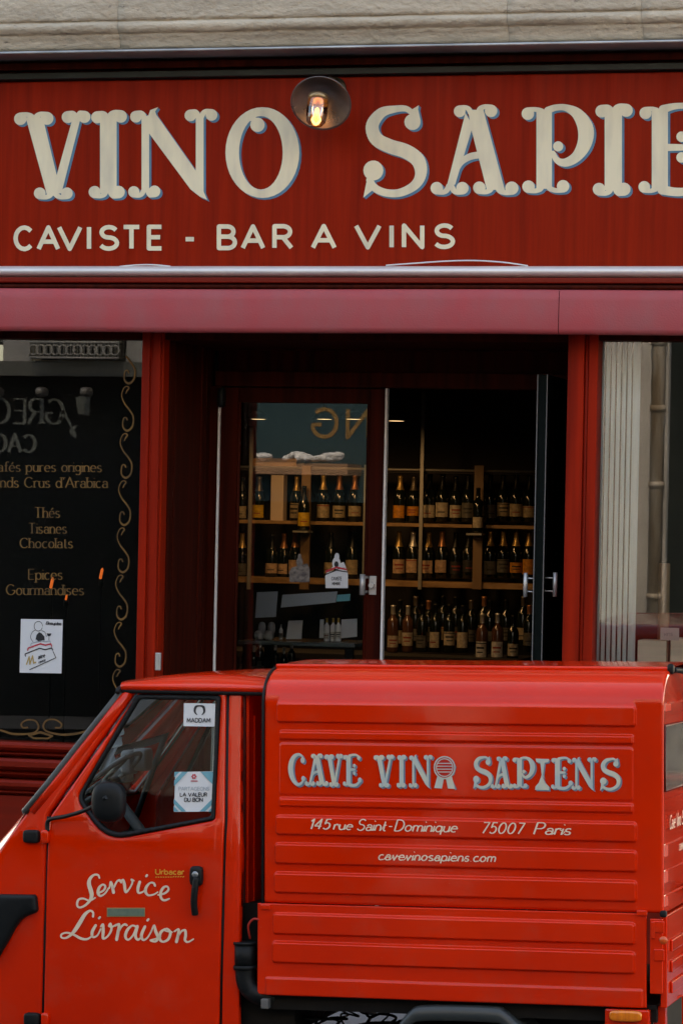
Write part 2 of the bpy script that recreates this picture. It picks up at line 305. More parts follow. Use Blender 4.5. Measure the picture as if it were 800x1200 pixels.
# plain skeleton alphabet
def arc(cx, cy, rx, ry, a0, a1, n=None):
    n = n or max(4, int(abs(a1 - a0) / 22)); return [(cx + rx * math.cos(R(a0 + (a1 - a0) * i / n)), cy + ry * math.sin(R(a0 + (a1 - a0) * i / n))) for i in range(n + 1)]
_bowl = lambda: arc(.28, .32, .28, .32, 0, 360)
SK = {
 'A': (.88, [[(0, 0), (.44, 1), (.88, 0)], [(.16, .34), (.72, .34)]]),
 'B': (.66, [[(0, 0), (0, 1)], [(0, 1), (.36, 1)] + arc(.36, .765, .24, .235, 80, -80) + [(.36, .53), (0, .53)], [(.36, .53)] + arc(.38, .265, .28, .265, 80, -80) + [(.38, 0), (0, 0)]]),
 'C': (.82, [arc(.46, .5, .46, .5, 42, 318)]), 'D': (.76, [[(0, 0), (0, 1)], [(0, 1), (.28, 1)] + arc(.28, .5, .48, .5, 80, -80) + [(.28, 0), (0, 0)]]),
 'E': (.58, [[(.58, 1), (0, 1), (0, 0), (.58, 0)], [(0, .52), (.52, .52)]]), 'F': (.56, [[(.56, 1), (0, 1), (0, 0)], [(0, .52), (.5, .52)]]),
 'G': (.88, [arc(.46, .5, .46, .5, 45, 335) + [(.88, .44), (.56, .44)]]), 'I': (0, [[(0, 0), (0, 1)]]), 'L': (.54, [[(0, 1), (0, 0), (.54, 0)]]),
 'M': (.88, [[(0, 0), (.06, 1), (.44, .25), (.82, 1), (.88, 0)]]), 'N': (.76, [[(0, 0), (0, 1), (.76, 0), (.76, 1)]]), 'O': (.94, [arc(.47, .5, .47, .5, 0, 360, 20)]),
 'P': (.62, [[(0, 0), (0, 1), (.34, 1)] + arc(.34, .74, .28, .26, 80, -80) + [(.34, .48), (0, .48)]]),
 'R': (.68, [[(0, 0), (0, 1), (.36, 1)] + arc(.36, .745, .27, .255, 80, -80) + [(.36, .49), (0, .49)], [(.34, .49), (.68, 0)]]),
 'S': (.66, [arc(.34, .755, .3, .245, 25, 250) + arc(.32, .26, .34, .26, 75, -155)]), 'T': (.76, [[(0, 1), (.76, 1)], [(.38, 1), (.38, 0)]]),
 'U': (.72, [[(0, 1), (0, .35)] + arc(.36, .35, .36, .35, 190, 350) + [(.72, .35), (.72, 1)]]), 'V': (.84, [[(0, 1), (.42, 0), (.84, 1)]]),
 'a': (.5, [arc(.27, .44, .22, .2, 165, 0) + [(.49, .44), (.49, .08), (.56, 0)], arc(.25, .19, .24, .19, 40, 330)]), 'b': (.56, [[(0, 1), (0, 0)], _bowl()]),
 'c': (.5, [arc(.28, .32, .28, .32, 50, 310)]), 'd': (.56, [_bowl(), [(.56, 1), (.56, 0)]]), 'e': (.54, [[(.02, .35), (.55, .35)] + arc(.28, .32, .28, .32, 10, 310)]),
 'f': (.34, [arc(.36, .82, .18, .18, 50, 180) + [(.18, .8), (.18, 0)], [(.02, .62), (.36, .62)]]), 'g': (.54, [arc(.26, .36, .26, .28, 0, 360), [(.52, .62), (.52, -.1)] + arc(.26, -.1, .26, .2, -10, -150)]),
 'h': (.5, [[(0, 1), (0, 0)], [(0, .36)] + arc(.25, .4, .25, .24, 170, 0) + [(.5, 0)]]), 'i': (0, [[(0, .63), (0, 0)], [(-.02, .88), (.02, .92)]]), 'l': (0, [[(0, 1), (0, 0)]]), 'j': (.1, [[(.1, .63), (.1, -.12)] + arc(-.02, -.12, .12, .16, -10, -120), [(.08, .88), (.12, .92)]]),
 'm': (.84, [[(0, .63), (0, 0)], [(0, .36)] + arc(.21, .42, .21, .22, 170, 0) + [(.42, 0)], [(.42, .36)] + arc(.63, .42, .21, .22, 170, 0) + [(.84, 0)]]),
 'n': (.5, [[(0, .63), (0, 0)], [(0, .36)] + arc(.25, .4, .25, .24, 170, 0) + [(.5, 0)]]), 'o': (.56, [_bowl()]), 'p': (.56, [[(0, .63), (0, -.3)], _bowl()]), 'q': (.56, [_bowl(), [(.56, .63), (.56, -.3)]]),
 'r': (.32, [[(0, .63), (0, 0)], [(0, .34)] + arc(.24, .38, .24, .26, 170, 55)]), 's': (.42, [arc(.21, .48, .19, .16, 30, 250) + arc(.2, .16, .21, .16, 75, -150)]),
 't': (.32, [[(.13, .88), (.13, .16)] + arc(.26, .14, .13, .14, 190, 310), [(0, .62), (.32, .62)]]), 'u': (.5, [[(0, .63), (0, .26)] + arc(.25, .25, .25, .25, 190, 350) + [(.5, .63)], [(.5, .63), (.5, 0)]]),
 'v': (.5, [[(0, .63), (.25, 0), (.5, .63)]]), '1': (.24, [[(0, .78), (.2, 1), (.2, 0)]]), '4': (.6, [[(.44, 0), (.44, 1), (0, .3), (.6, .3)]]),
 '5': (.54, [[(.5, 1), (.1, 1), (.06, .55)] + arc(.24, .33, .3, .33, 115, -140)]), '7': (.54, [[(0, 1), (.54, 1), (.2, 0)]]), '0': (.62, [arc(.31, .5, .31, .5, 0, 360, 18)]),
 '-': (.34, [[(0, .42), (.34, .42)]]), '.': (.05, [[(0, .02), (.05, .02)]]), "'": (.06, [[(.06, 1), (.02, .78)]]), ' ': (.3, [])}
SK['é'] = (.54, SK['e'][1] + [[(.24, .76), (.42, .95)]]); SK['É'] = SK['E']
def text(s, h, wt, wn=None, gap=.2, shear=0, serif=False, xs=1.0, join=False):
    """pieces of a line of writing, cap height h, heavy/light stroke weights; returns (pieces, width)"""
    wn = wt if wn is None else wn; out = []; x = 0
    for ci, c in enumerate(s):
        wd, st = SK[c]
        if join and c.islower() and ci + 1 < len(s) and s[ci + 1].islower():
            e0 = .02; xe_ = x + wd * xs
            out += ribbon([((xe_ + a_ * gap + y_ * shear) * h, y_ * h, wn * .8) for a_, y_ in (((-.1, .42), (.45, .36), (1.05, .43)) if c in 'ovr' else ((-.25, e0), (.3, .04), (.7, .16), (1.05, .37)))], smooth=3)
        for line in st:
            if join and c.islower(): line = [(px, py * .82 if py < .66 else .54 + (py - .66) * 1.3) for px, py in line]
            q = [((x + px * xs + py * shear) * h, py * h) for px, py in line]; pc = []
            for a, b in zip(q, q[1:]):
                L = math.hypot(b[0] - a[0], b[1] - a[1]) or 1e-9; k = abs(b[1] - a[1]) / L; pc.append(wn + (wt - wn) * k)
            for i, (a, b) in enumerate(zip(q, q[1:])): out += ribbon([(*a, pc[max(0, i - 1)] * .3 + pc[i] * .7), (*b, pc[i])], smooth=0, caps=False)
            for i in range(1, len(q) - 1): out.append(disc(*q[i], min(pc[i], pc[i - 1]) / 2, 6))
            if serif:
                for e, f in ((0, 1), (-1, -2)):
                    (ax, ay), (bx, by) = line[e], line[f]
                    if abs(ay - by) > 2.5 * abs(ax - bx) and min(abs(ay - t) for t in (0, .63, 1, -.3)) < .03:
                        X = (x + ax * xs) * h; Y = ay * h; sg = 1 if by > ay else -1
                        out.append([(X - .17 * h, Y), (X + .17 * h, Y), (X + .15 * h, Y + sg * .06 * h), (X - .15 * h, Y + sg * .06 * h)])
        x += wd * xs + gap
    return out, (x - gap) * h

# ================================================================= SETTING: street
SLOPE = math.tan(-TPITCH)
def gz(x): return TORG.z + SLOPE * (x - TORG.x)
def ground_sheet(name, x0, x1, y0, y1, dz, m, dz2=None):
    dz2 = dz if dz2 is None else dz2; xs = [x0 + (x1 - x0) * i / 20 for i in range(21)]
    b = MB(); b.grid([[(x, y0, gz(max(-40, min(40, x))) + dz) for x in xs], [(x, y1, gz(max(-40, min(40, x))) + dz2) for x in xs]], False)
    return meta(b.build(name, m), kind='structure')
KY = -2.25
ground_sheet('ground', -300, 300, -300, 300, -.6, ASPHALT)
ground_sheet('road', -60, 60, -15.2, KY - .15, 0.06, ASPHALT, -.025)
b = MB()
for i in range(40):
    x = -40 + i * 2.0
    b.add([(x + q, y, gz(x + q) + z) for q in (0, 1.995) for y, z in ((KY - .15, -.2), (KY - .15, .085), (KY - .135, .10), (KY, .105), (KY, -.2))],
          [(0, 1, 6, 5), (1, 2, 7, 6), (2, 3, 8, 7), (3, 4, 9, 8), (0, 4, 3, 2, 1), (5, 6, 7, 8, 9)])
meta(b.build('kerb', KERB), kind='structure')
ground_sheet('pavement', -60, 60, KY, .9, .10, PAVE, .14)
ground_sheet('opposite_pavement', -60, 60, -17.5, -15.2, .18, ASPHALT)

# ================================================================= SHOP BUILDING
shop = thing('shop_building', 'wine shop front of red stained wood under a pale stone ledge, one door leaf open', 'shop front', (0, 0, 0))
XL, XR = -12.0, 12.0
def X(px, py, y=0): return P(px, py, y).x
def Z(px, py, y=0): return P(px, py, y).z
FY = -.06                                       # face of the sign panel
# stone ledge, moulded, cut into blocks; the stone wall of the storeys above
zs = lambda py, y: Z(400, py, y)
sy = -.30
zb = zs(52, sy)
prof = [(.3, zb), (sy + .10, zb), (sy + .03, zb + .001), (sy + .018, zb + .010), (sy + .016, zb + .028), (sy + .006, zb + .048), (sy - .006, zb + .060), (sy - .004, zb + .067), (sy - .016, zb + .070), (sy - .030, zb + .082), (sy - .036, zb + .097),
        (sy - .030, zb + .112), (sy - .020, zb + .119), (sy - .019, zb + .124), (sy - .028, zb + .126), (sy - .030, zb + .14), (sy - .030, zb + .30), (sy - .02, zb + .6), (.3, zb + .6)]
xj = [XL, -9.9, -7.6, X(-240, 40, sy), X(140, 40, sy), X(292, 20, sy) + 1.2, X(752, 35, sy), 4.3, 6.5, 8.8, XR]
xj = sorted(xj); b = MB()
for a, c in zip(xj, xj[1:]):
    n = max(2, int((c - a) / .06)); rows = []
    rng = random.Random(int(a * 100))
    for i in range(n + 1):
        x = a + .0007 + (c - a - .0014) * i / n
        rows.append([(x, y + (rng.uniform(-.002, .002) if 0 < i < n else 0), z + (rng.uniform(-.0022, .0022) if 2 < j < 15 and 0 < i < n else 0)) for j, (y, z) in enumerate(prof)])
    b.grid(rows, True); m = len(prof); k = len(b.v)
    b.add(rows[0], [tuple(range(m))]); b.add(rows[-1], [tuple(reversed(range(m)))])
b.build('stone_ledge', STONE, shop)
b = MB(); b.box(XL, XR, -.1, .35, zb + .6, 18.6)
for z in (7.6, 11.2, 14.6): b.box(XL, XR, -.3, -.1, z, z + .25)
b.box(XL, XR, .35, 9, 4.2, 18.6)
b.build('upper_wall', STONE, shop, recalc=False)
b = MB()
for z0 in (5.0, 8.4, 12.0):
    for i in range(9):
        x = -10.6 + i * 2.6; b.box(x, x + 1.2, -.13, -.1, z0, z0 + 2.1)
b.build('upper_windows', mat('upper_window_glass', (.02, .025, .03), .1), shop)
# zinc drip strip and the shaded boards over the sign
b = MB(); z1, z0 = zs(53.5, -.31), zs(56.5, -.31); b.box(XL, XR, -.315, -.02, z0, z1); b.build('zinc_strip', ZINC, shop, bevel=.004)
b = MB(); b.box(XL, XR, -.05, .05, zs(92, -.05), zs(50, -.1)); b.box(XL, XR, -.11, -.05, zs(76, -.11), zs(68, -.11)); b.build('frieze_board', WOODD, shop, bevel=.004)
b = MB(); b.box(XL, XR, -.10, -.045, zs(87, -.1), zs(79.5, -.1)); b.build('green_trim', GREENBLK, shop, bevel=.003)

# pilasters: two strips with a groove between, running down to the pavement
ztop = zs(392, -.02)
def pilaster(pxs):
    b = MB(); b.box(X(pxs[0], 590), X(pxs[3], 590), .0, .10, -.4, ztop + .3)
    b.box(X(pxs[0], 590), X(pxs[1], 590), -.030, .0, -.4, ztop + .05); b.box(X(pxs[2], 590), X(pxs[3], 590), -.022, .0, -.4, ztop + .05)
    for q in (pxs[1], pxs[2]): b.tube([(X(q, 590) + (.008 if q == pxs[1] else -.008), -.006, -.4), (X(q, 590) + (.008 if q == pxs[1] else -.008), -.006, ztop)], .008, 8)
    b.build('pilaster', PILW, shop, bevel=.004)
pilaster((165.5, 174.5, 177.5, 186.5)); pilaster((663, 682, 687, 697.5)); pilaster((-330, -318, -315, -304)); pilaster((1150, 1170, 1174, 1185))
x_l, x_r = X(186.5, 590), X(663, 590)           # the door bay between the pilasters
DY = .78
# soffit and the walls of the recess
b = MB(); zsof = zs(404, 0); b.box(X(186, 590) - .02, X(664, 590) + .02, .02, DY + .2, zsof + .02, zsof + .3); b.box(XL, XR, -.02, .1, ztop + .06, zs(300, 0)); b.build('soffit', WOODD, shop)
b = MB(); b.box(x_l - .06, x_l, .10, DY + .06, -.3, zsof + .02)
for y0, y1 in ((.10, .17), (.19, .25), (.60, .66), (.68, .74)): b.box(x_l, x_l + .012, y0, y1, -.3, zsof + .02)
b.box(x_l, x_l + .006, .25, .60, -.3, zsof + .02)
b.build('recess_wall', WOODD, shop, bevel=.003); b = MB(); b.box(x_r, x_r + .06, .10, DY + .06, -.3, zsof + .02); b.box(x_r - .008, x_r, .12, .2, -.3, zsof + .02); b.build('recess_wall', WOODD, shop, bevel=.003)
b = MB(); b.box(x_l - .01, x_l + .008, .005, .095, -.3, ztop + .02); b.build('recess_moulding', WOOD, shop, bevel=.006)
b = MB(); c = P(186, 775, -.03); b.box(c.x - .012, c.x + .014, -.045, -.03, c.z - .042, c.z + .04); b.box(c.x - .004, c.x + .006, -.05, -.045, c.z - .04, c.z + .038); b.build('hinge', STEEL, shop, bevel=.002)
# door frame in the back of the recess
zt0, zt1 = zs(454, DY), zs(436, DY)
b = MB(); b.box(X(250, 620, DY), X(668, 620, DY), DY - .02, DY + .08, zt0, zt1); b.box(X(250, 620, DY) - .06, X(257, 620, DY), DY - .02, DY + .08, -.2, zt0)
b.box(X(700, 620, DY) - .03, X(700, 620, DY) + .06, DY - .02, DY + .08, -.2, zt0); b.box(X(668, 620, DY), X(720, 620, DY), DY - .019, DY + .08, zt0, zt1 + .05)
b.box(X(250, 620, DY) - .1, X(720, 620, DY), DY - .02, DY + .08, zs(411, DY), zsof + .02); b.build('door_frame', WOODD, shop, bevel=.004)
b = MB(); b.box(X(250, 620, DY), X(668, 620, DY), DY + .03, DY + .034, zt1, zs(411, DY)); b.build('transom_board', WOODD, shop)
b = MB(); b.box(X(255.2, 620, DY), X(257.6, 620, DY), DY - .035, DY - .01, -.1, zs(470, DY)); b.box(X(450.6, 620, DY), X(453.2, 620, DY), DY - .045, DY - .01, -.1, zs(455, DY)); b.build('draught_strip', WHITEL, shop, bevel=.002)
b = MB(); c = P(259, 462, DY - .06); b.sup((c.x, DY - .05, c.z - .015), (.018, .03, .05), .6); b.build('door_closer', BLACK, shop)
# closed door leaf
dl = [X(q, 620, DY) for q in (258, 278, 432, 450)]; zd1, zg1 = zt0 - .006, zs(473, DY)
b = MB(); b.box(dl[0], dl[1], DY - .025, DY + .03, .06, zd1); b.box(dl[2], dl[3], DY - .025, DY + .03, .06, zd1)
b.box(dl[1], dl[2], DY - .022, DY + .028, zg1, zd1); b.box(dl[1], dl[2], DY - .022, DY + .028, .06, .34)
for xx in (dl[1] + .006, dl[2] - .006): b.tube([(xx, DY - .02, .34), (xx, DY - .02, zg1)], .01, 8)
door = b.build('door', WOODD, shop, bevel=.004)
b = MB(); b.box(dl[1], dl[2], DY, DY + .005, .34, zg1); dpane = b.build('pane', GLASS, door)
c = P(424.5, 685, DY - .06); b = MB(); b.tube([(c.x, c.y, c.z - .05), (c.x, c.y, c.z + .05)], .014, 12)
for q in (-.035, .035): b.tube([(c.x, c.y, c.z + q), (c.x + .02, DY - .02, c.z + q)], .007, 8)
b.build('handle', STEEL, door)
c = P(436, 686, DY - .03); b = MB(); b.box(c.x - .016, c.x + .02, DY - .032, DY - .025, c.z - .045, c.z + .045); b.tube([(c.x, DY - .03, c.z), (c.x, DY - .055, c.z)], .014, 12); b.build('lock_plate', STEEL, door, bevel=.002)
# sticker on the closed leaf: a bottle-headed figure over an open book
def maitre(mbs, q):
    """q(x, y) maps a 0..1 drawing to the sheet; mbs: ink, red, gold, grey"""
    ink, red, gold, grey = mbs
    paint(ink[0], ribbon(catmull([(.42 + .1 * math.cos(a), .87 + .09 * math.sin(a)) for a in [i * math.pi / 5 for i in range(10)]], 2, True) , .012, 0), q)
    paint(ink[0], ribbon([(.3, .58), (.24, .66), (.28, .76), (.36, .8)], .01), q); paint(ink[0], ribbon([(.5, .79), (.58, .76), (.62, .68)], .01), q)
    paint(ink[0], [disc(.46, .665, .085), [(.36, .62), (.58, .61), (.57, .68), (.5, .74), (.44, .76), (.38, .7)]], lambda x, y: q(x, y))
    paint(ink[0], ribbon([(.68, .69), (.68, .62)], .012, 0) + [[(.62, .74), (.74, .74), (.71, .69), (.65, .69)]], q)
    paint(grey[0], ribbon([(.25, .51), (.26, .55), (.5, .60), (.6, .585), (.7, .6), (.72, .57)], .018, 0), q)
    paint(red[0], ribbon([(.18, .42), (.19, .46), (.48, .545), (.6, .52), (.73, .545), (.75, .5)], .028, 0), q)
    paint(ink[0], ribbon([(.13, .31), (.12, .35), (.46, .46), (.6, .435), (.75, .47), (.78, .43)], .022, 0), q)
    paint(ink[0], ribbon([(.79, .4), (.86, .29), (.24, .06)], .016, 0), q)
    paint(gold[0], ribbon([(.16, .16), (.22, .3), (.24, .16), (.3, .32), (.33, .18), (.38, .2)], .026, 0), q)
    pc, wd = text('aitre', .07, .018, .012, gap=.18); paint(ink[0], pc, lambda x, y: q(.44 + x * .94 - y * .1, .26 + y + x * .24))
    pc, wd = text('caviste', .05, .012, .01, gap=.2); paint(ink[0], pc, lambda x, y: q(.45 + x * .8, .18 + y + x * .22))
st = []
for (x0, y0, x1, y1), tint in (((380, 690, 408, 648), PAPER),):
    def q(u, v, d=.004): return P(x0 + (x1 - x0) * u, y0 + (y1 - y0) * v, DY - d)
    b = MB(); paint(b, [[(.05, .02), (.98, .02), (.98, .42), (.9, .6), (.1, .45), (.03, .35)], disc(.5, .72, .17), disc(.52, .9, .1), [(.3, .6), (.34, .55), (.9, .6), (.8, .75)]], q)
    stk = b.build('sticker', PAPER, door)
    ms = [(MB(),) for _ in range(4)]
    b1 = MB(); paint(b1, [disc(.5, .68, .09)], lambda u, v: q(u, v, .006)); paint(b1, ribbon([(.05, .4), (.5, .52), (.95, .47)], .03, 0), lambda u, v: q(u, v, .006))
    pc, wd = text('CAVISTE', .09, .018, gap=.2); paint(b1, pc, lambda x, y: q(.3 + x * .8, .24 + y, .006)); pc, wd = text('MEMBRE', .07, .014, gap=.2); paint(b1, pc, lambda x, y: q(.33 + x * .9, .11 + y, .006)); b1.build('artwork', INK, stk)
    b1 = MB(); paint(b1, ribbon([(.07, .48), (.5, .6), (.92, .54)], .05, 0), lambda u, v: q(u, v, .006)); b1.build('red_stripe', REDINK, stk)
b = MB(); q2 = lambda u, v: P(338 + 26 * u, 686 - 38 * v, DY - .004)
paint(b, [[(.05, .1), (.95, .1), (.95, .5), (.85, .68), (.15, .55), (.03, .42)], disc(.5, .72, .15), disc(.5, .9, .08), [(.38, .6), (.62, .6), (.6, .8), (.42, .8)]], q2); b.build('grey_sticker_shape', mat('grey_sticker_shape_film', (.22, .19, .16), .6, col2=(.06, .05, .05), scale=(40, 40, 60)), door)  # second sticker shape, smaller and darker grey than the first
# open door leaf, swung out square to the shop
xh = X(667, 620, DY)
b = MB(); z1 = zs(437, .08)
b.box(xh - .022, xh + .022, .06, .13, .06, z1); b.box(xh - .022, xh + .022, .70, .77, .06, z1); b.box(xh - .021, xh + .021, .13, .70, z1 - .10, z1); b.box(xh - .021, xh + .021, .13, .70, .06, .3)
leaf = b.build('door', LEAFM, shop, bevel=.003)
b = MB(); b.box(xh - .003, xh + .003, .13, .70, .3, z1 - .10); b.build('pane', GLASS, leaf)
b = MB()
for dx in (-.022, .022): b.box(xh + dx - .002, xh + dx + .002, .054, .06, .06, z1)
b.build('edge_strip', mat('grey_edge', (.17, .165, .16), .6, spec=.2), leaf)
for sx, px in ((-1, 607), (1, 655)):
    c = P(px, 685, .14); b = MB(); xx = xh + sx * .068
    b.tube([(xx, .10, c.z - .055), (xx, .10, c.z + .055)], .010, 12)
    for q in (-.03, .03): b.tube([(xh + sx * .02, .10, c.z + q), (xx, .10, c.z + q)], .0035, 8)
    b.build('handle', STEEL, leaf)

# show windows
GY = .06
def window(pxl, pxr, py_top, py_bot, name='show_window'):
    xl, xr = (X(pxl, 600, GY), X(pxr, 600, GY)); zt, zb_ = zs(py_top, GY), zs(py_bot, GY)
    b = MB(); b.box(xl, xr, GY - .06, GY + .04, zt, ztop + .1); fr = b.build(name, WOODD, shop, bevel=.004)
    b = MB(); b.box(xl, xr, GY, GY + .006, zb_ - .02, zt + .02); b.build('pane', GLASS, fr)
    return fr, xl, xr, zt, zb_
winL = window(-318, 166.5, 400, 873)
winR = window(697, 1152, 398, 873)
# boarded base below the windows: three ledges over a plain panel
for (pa, pc) in ((-318, 166.5), (697, 1152)):
    xl, xr = X(pa, 600), X(pc, 600); b = MB()
    Zp = lambda py: Z(60, py)
    def led(pt, pb, y): b.prism([(.1, Zp(pt)), (y + .012, Zp(pt)), (y, Zp(pt) - .012), (y, Zp(pb) + .02), (y + .02, Zp(pb) + .006), (y + .035, Zp(pb)), (.1, Zp(pb))], xl, xr)
    led(871, 882, -.045); led(882.5, 889, -.005); led(890, 904, -.055); led(904.5, 914, .0); led(915, 927, -.05); led(927.5, 934, -.01)
    b.box(xl, xr, .0, .1, -.5, Zp(934.5)); b.box(xl, xr, -.03, .0, -.5, Zp(1110)); b.build('window_base', WOODH, shop)
# gilt writing and scrolls on the left pane
gq = lambda px, py: P(px, py, GY - .004)
def gtext(s, px0, px1, base, h, slope=.004):
    pc, wd = text(s, h, 1.75, .55, gap=.2, serif=True); k = (px1 - px0) / wd
    gb = MB(); paint(gb, pc, lambda x, y: gq(px0 + x * k, base - y + slope * x * k)); gb.build('gilt_lettering', GOLD, winL[0])
gtext('Cafés pures origines', -13, 119, 552.5, 11.5); gtext('Grands Crus d\'Arabica', -24, 126, 571, 12)
gtext('Thés', 41, 70, 606.5, 12); gtext('Tisanes', 34, 78, 625, 12); gtext('Chocolats', 24, 85, 642, 11.5); gtext('Epices', 34, 73, 679, 12); gtext('Gourmandises', 8, 98, 697, 12)
gb = MB()
for i in range(-1, 8):
    yo = 436 + 55.3 * i + 55; dx = -1.75 * (i + 1)
    c = [(598, 330), (603, 318), (612, 305), (603, 297), (588, 306), (578, 340), (592, 378), (615, 408), (632, 440), (628, 485), (604, 505), (584, 487), (586, 450), (598, 443), (604, 455)]
    w_ = [5, 8, 9, 7, 6, 6, 8, 10, 9, 10, 13, 8, 7, 8, 8]
    if i == -1: c, w_ = c[6:], w_[6:]
    paint(gb, ribbon([(x / 4 + dx, (y - 330) / 4 + yo - 30, ww / 5.2) for (x, y), ww in zip(c, w_)], smooth=4), gq)
gb.build('gilt_border', GOLD, winL[0]); gb = MB()
sc = lambda L: [(x / 4, 640 + y / 4, ww / 4) for x, y, ww in L]
paint(gb, ribbon(sc([(-400, 790, 6), (-160, 830, 8), (0, 862, 9), (60, 880, 10), (130, 880, 9), (168, 870, 7), (182, 845, 9), (165, 818, 8), (128, 815, 7), (102, 832, 8), (108, 850, 8), (130, 850, 8)]), smooth=5), gq)
paint(gb, ribbon(sc([(640, 740, 6), (540, 810, 7), (450, 850, 8), (380, 874, 10), (300, 884, 10), (225, 870, 8), (204, 845, 9), (220, 817, 8), (258, 813, 7), (288, 832, 8), (284, 850, 8), (262, 851, 8)]), smooth=5), gq)
paint(gb, ribbon(sc([(137, 887, 9), (190, 872, 11), (246, 890, 9), (226, 901, 8), (160, 901, 8), (137, 887, 9)]), smooth=0), gq)
gb.build('gilt_scroll', GOLD, winL[0])
# backs of the show windows and the dark shop room
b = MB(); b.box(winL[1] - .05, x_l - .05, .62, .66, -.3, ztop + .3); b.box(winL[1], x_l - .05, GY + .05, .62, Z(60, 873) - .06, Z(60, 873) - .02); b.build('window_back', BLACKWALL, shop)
b = MB(); b.box(X(790, 600, .1), winR[2] + .05, .55, .6, -.3, ztop + .3); b.box(x_r + .06, winR[2], GY + .05, .55, Z(760, 800) - .06, Z(760, 800) - .02); b.build('window_shelf_board', mat('dark_teal_board', (.006, .014, .014), .7), shop)
RX0, RX1, RY1, RZ = x_l - 1.9, x_r + 1.9, 6.6, 2.95
b = MB(); b.box(RX0, RX1, DY + .1, RY1, -.1, .05); b.box(RX0, RX1, DY + .1, RY1, RZ, RZ + .1); b.box(RX0 - .1, RX0, DY + .1, RY1, -.1, RZ); b.box(RX1, RX1 + .1, DY + .1, RY1, -.1, RZ)
b.box(RX0 - .1, RX1 + .1, RY1, RY1 + .1, -.1, RZ + .1); b.box(RX0, x_l, DY + .1, DY + .16, -.1, RZ); b.box(x_r + .12, RX1, DY + .1, DY + .16, -.1, RZ); b.box(RX0, RX1, DY + .1, DY + .16, zsof, RZ)
b.build('shop_room', DARKWALL, shop)

# ================================================================= SIGN
sign = thing('shop_sign', 'red wooden fascia sign with large cream letters VINO SAPIENS over the door', 'shop sign', P(400, 312, FY))
b = MB(); za, zc = zs(318, FY), zs(90.5, FY)
b.box(XL + 5, XR - 5, FY, FY + .05, za, zc); b.build('sign_board', WOOD, sign, bevel=.003)
cb, bb = MB(), MB()
def big(c, px0, base, H, dx=2.6, dy=2.2, wk=1.0):
    pl = BIG[c]
    paint(cb, pl, lambda x, y: P(px0 + x * H * wk, base - y * H, FY - .005))
    for k in range(1, 4):
        sh = [[(x + dx * k / 3 / H, y - dy * k / 3 / H) for x, y in p] for p in pl]
        paint(bb, sh, lambda x, y: P(px0 + x * H * wk, base - y * H, FY - .0035 + .0005 * k))
L4 = lambda x: x / 4
big('V', 16.2, 233, 103); big('I', 103.7, 232.5, 103); big('N', 150, 232.5, 104); big('O', 264.2, 232, 105.5)
l_ = cb.build('lettering', CREAM, sign); bb.build('letter_shade', BLUE, l_); cb, bb = MB(), MB()
big('S', 425.5, 230.5, 106.8); big('A', 503.7, 229.5, 106.8); big('P', 610.5, 230, 107.5); big('I', 693.5, 229.5, 107.5); big('E', 747.5, 229.5, 107)
big('N', 833, 229, 107); big('S', 950, 229, 107)
l_ = cb.build('lettering', CREAM, sign); bb.build('letter_shade', BLUE, l_)
b = MB()
def caps(c, px0, px1, base, h, wt):
    wd, st = SK[c]; pl = []
    k = ((px1 - px0 - wt) / wd) if wd else 0
    for line in st:
        q = [(px0 + wt / 2 + x * k, base - wt / 2 - y * (h - wt)) for x, y in line]
        pl += ribbon(q, wt, 0, caps=(c == 'B'))
    paint(b, pl, lambda x, y: P(x, y, FY - .004))
row = [('C', 16, 39.5), ('A', 43, 71), ('V', 67, 97), ('I', 102, 106.6), ('S', 115.5, 140), ('T', 142.5, 166), ('E', 172, 192), ('-', 215, 230), ('B', 254, 278), ('A', 282, 311), ('R', 319, 344), ('A', 364, 394.5), ('V', 414.5, 447), ('I', 456, 460.6), ('N', 470.5, 497), ('S', 507.5, 533)]
for c, p0, p1 in row:
    if p0 in (215, 254, 364, 414.5): b.build('subtitle_lettering', CREAM, sign); b = MB()
    base = 294.5 - 2.5 * (p0 - 16) / 500; caps(c, p0, p1, base, 30.5, 5.2)
b.build('subtitle_lettering', CREAM, sign)

# ================================================================= AWNING
awn = thing('awning', 'rolled up awning with a dusty red canvas front and a silver rail across the shop', 'awning', P(400, 340, -.25))
zA, zB = zs(311.5, -.12), zs(325, -.12)
b = MB(); rr = (zA - zB) / 2; pts = []
b.prism([(-.06, zA)] + [(-.10 - .05 * math.sin(a), (zA + zB) / 2 + rr * math.cos(a)) for a in [i * math.pi / 10 for i in range(11)]] + [(-.06, zB)], XL + 5, XR - 5)
for i in range(len(b.sm)): b.sm[i] = True
r_ = b.build('rail', SILVER, awn); 
b = MB(); b.box(XL + 5, XR - 5, -.135, -.055, zs(331.5, -.135), zB - .001); b.build('red_batten', WOODH, awn, bevel=.005)
b = MB(); b.box(XL + 5, XR - 5, -.10, -.03, zs(346, -.10), zs(332, -.135)); b.build('roller_recess', WOODD, awn)
y0 = -.24; zc, zd = zs(339, y0), zs(390.3, y0)
def canvas(x0, x1, name):
    b = MB(); n = max(2, int((x1 - x0) / .05)); rows = []; rng = random.Random(3)
    for i in range(n + 1):
        x = x0 + (x1 - x0) * i / n; wv = .003 * math.sin(x * 5.1) + .002 * math.sin(x * 13 + 1); row = []
        for y, z in ((-.04, zc + .006), (y0 + .05, zc + .004), (y0 + .012, zc), (y0, zc - .012), (y0 - .004, zc - .05), (y0 - .006, (zc + zd) / 2), (y0 - .008, zd + .025), (y0 - .004, zd + .008), (y0 + .012, zd), (y0 + .06, zd + .004), (-.04, zd + .01)):
            row.append((x, y + wv * (1 if y < -.1 else 0), z + .0015 * math.sin(x * 3)))
        rows.append(row)
    b.grid(rows); return b.build(name, CANVAS, awn)
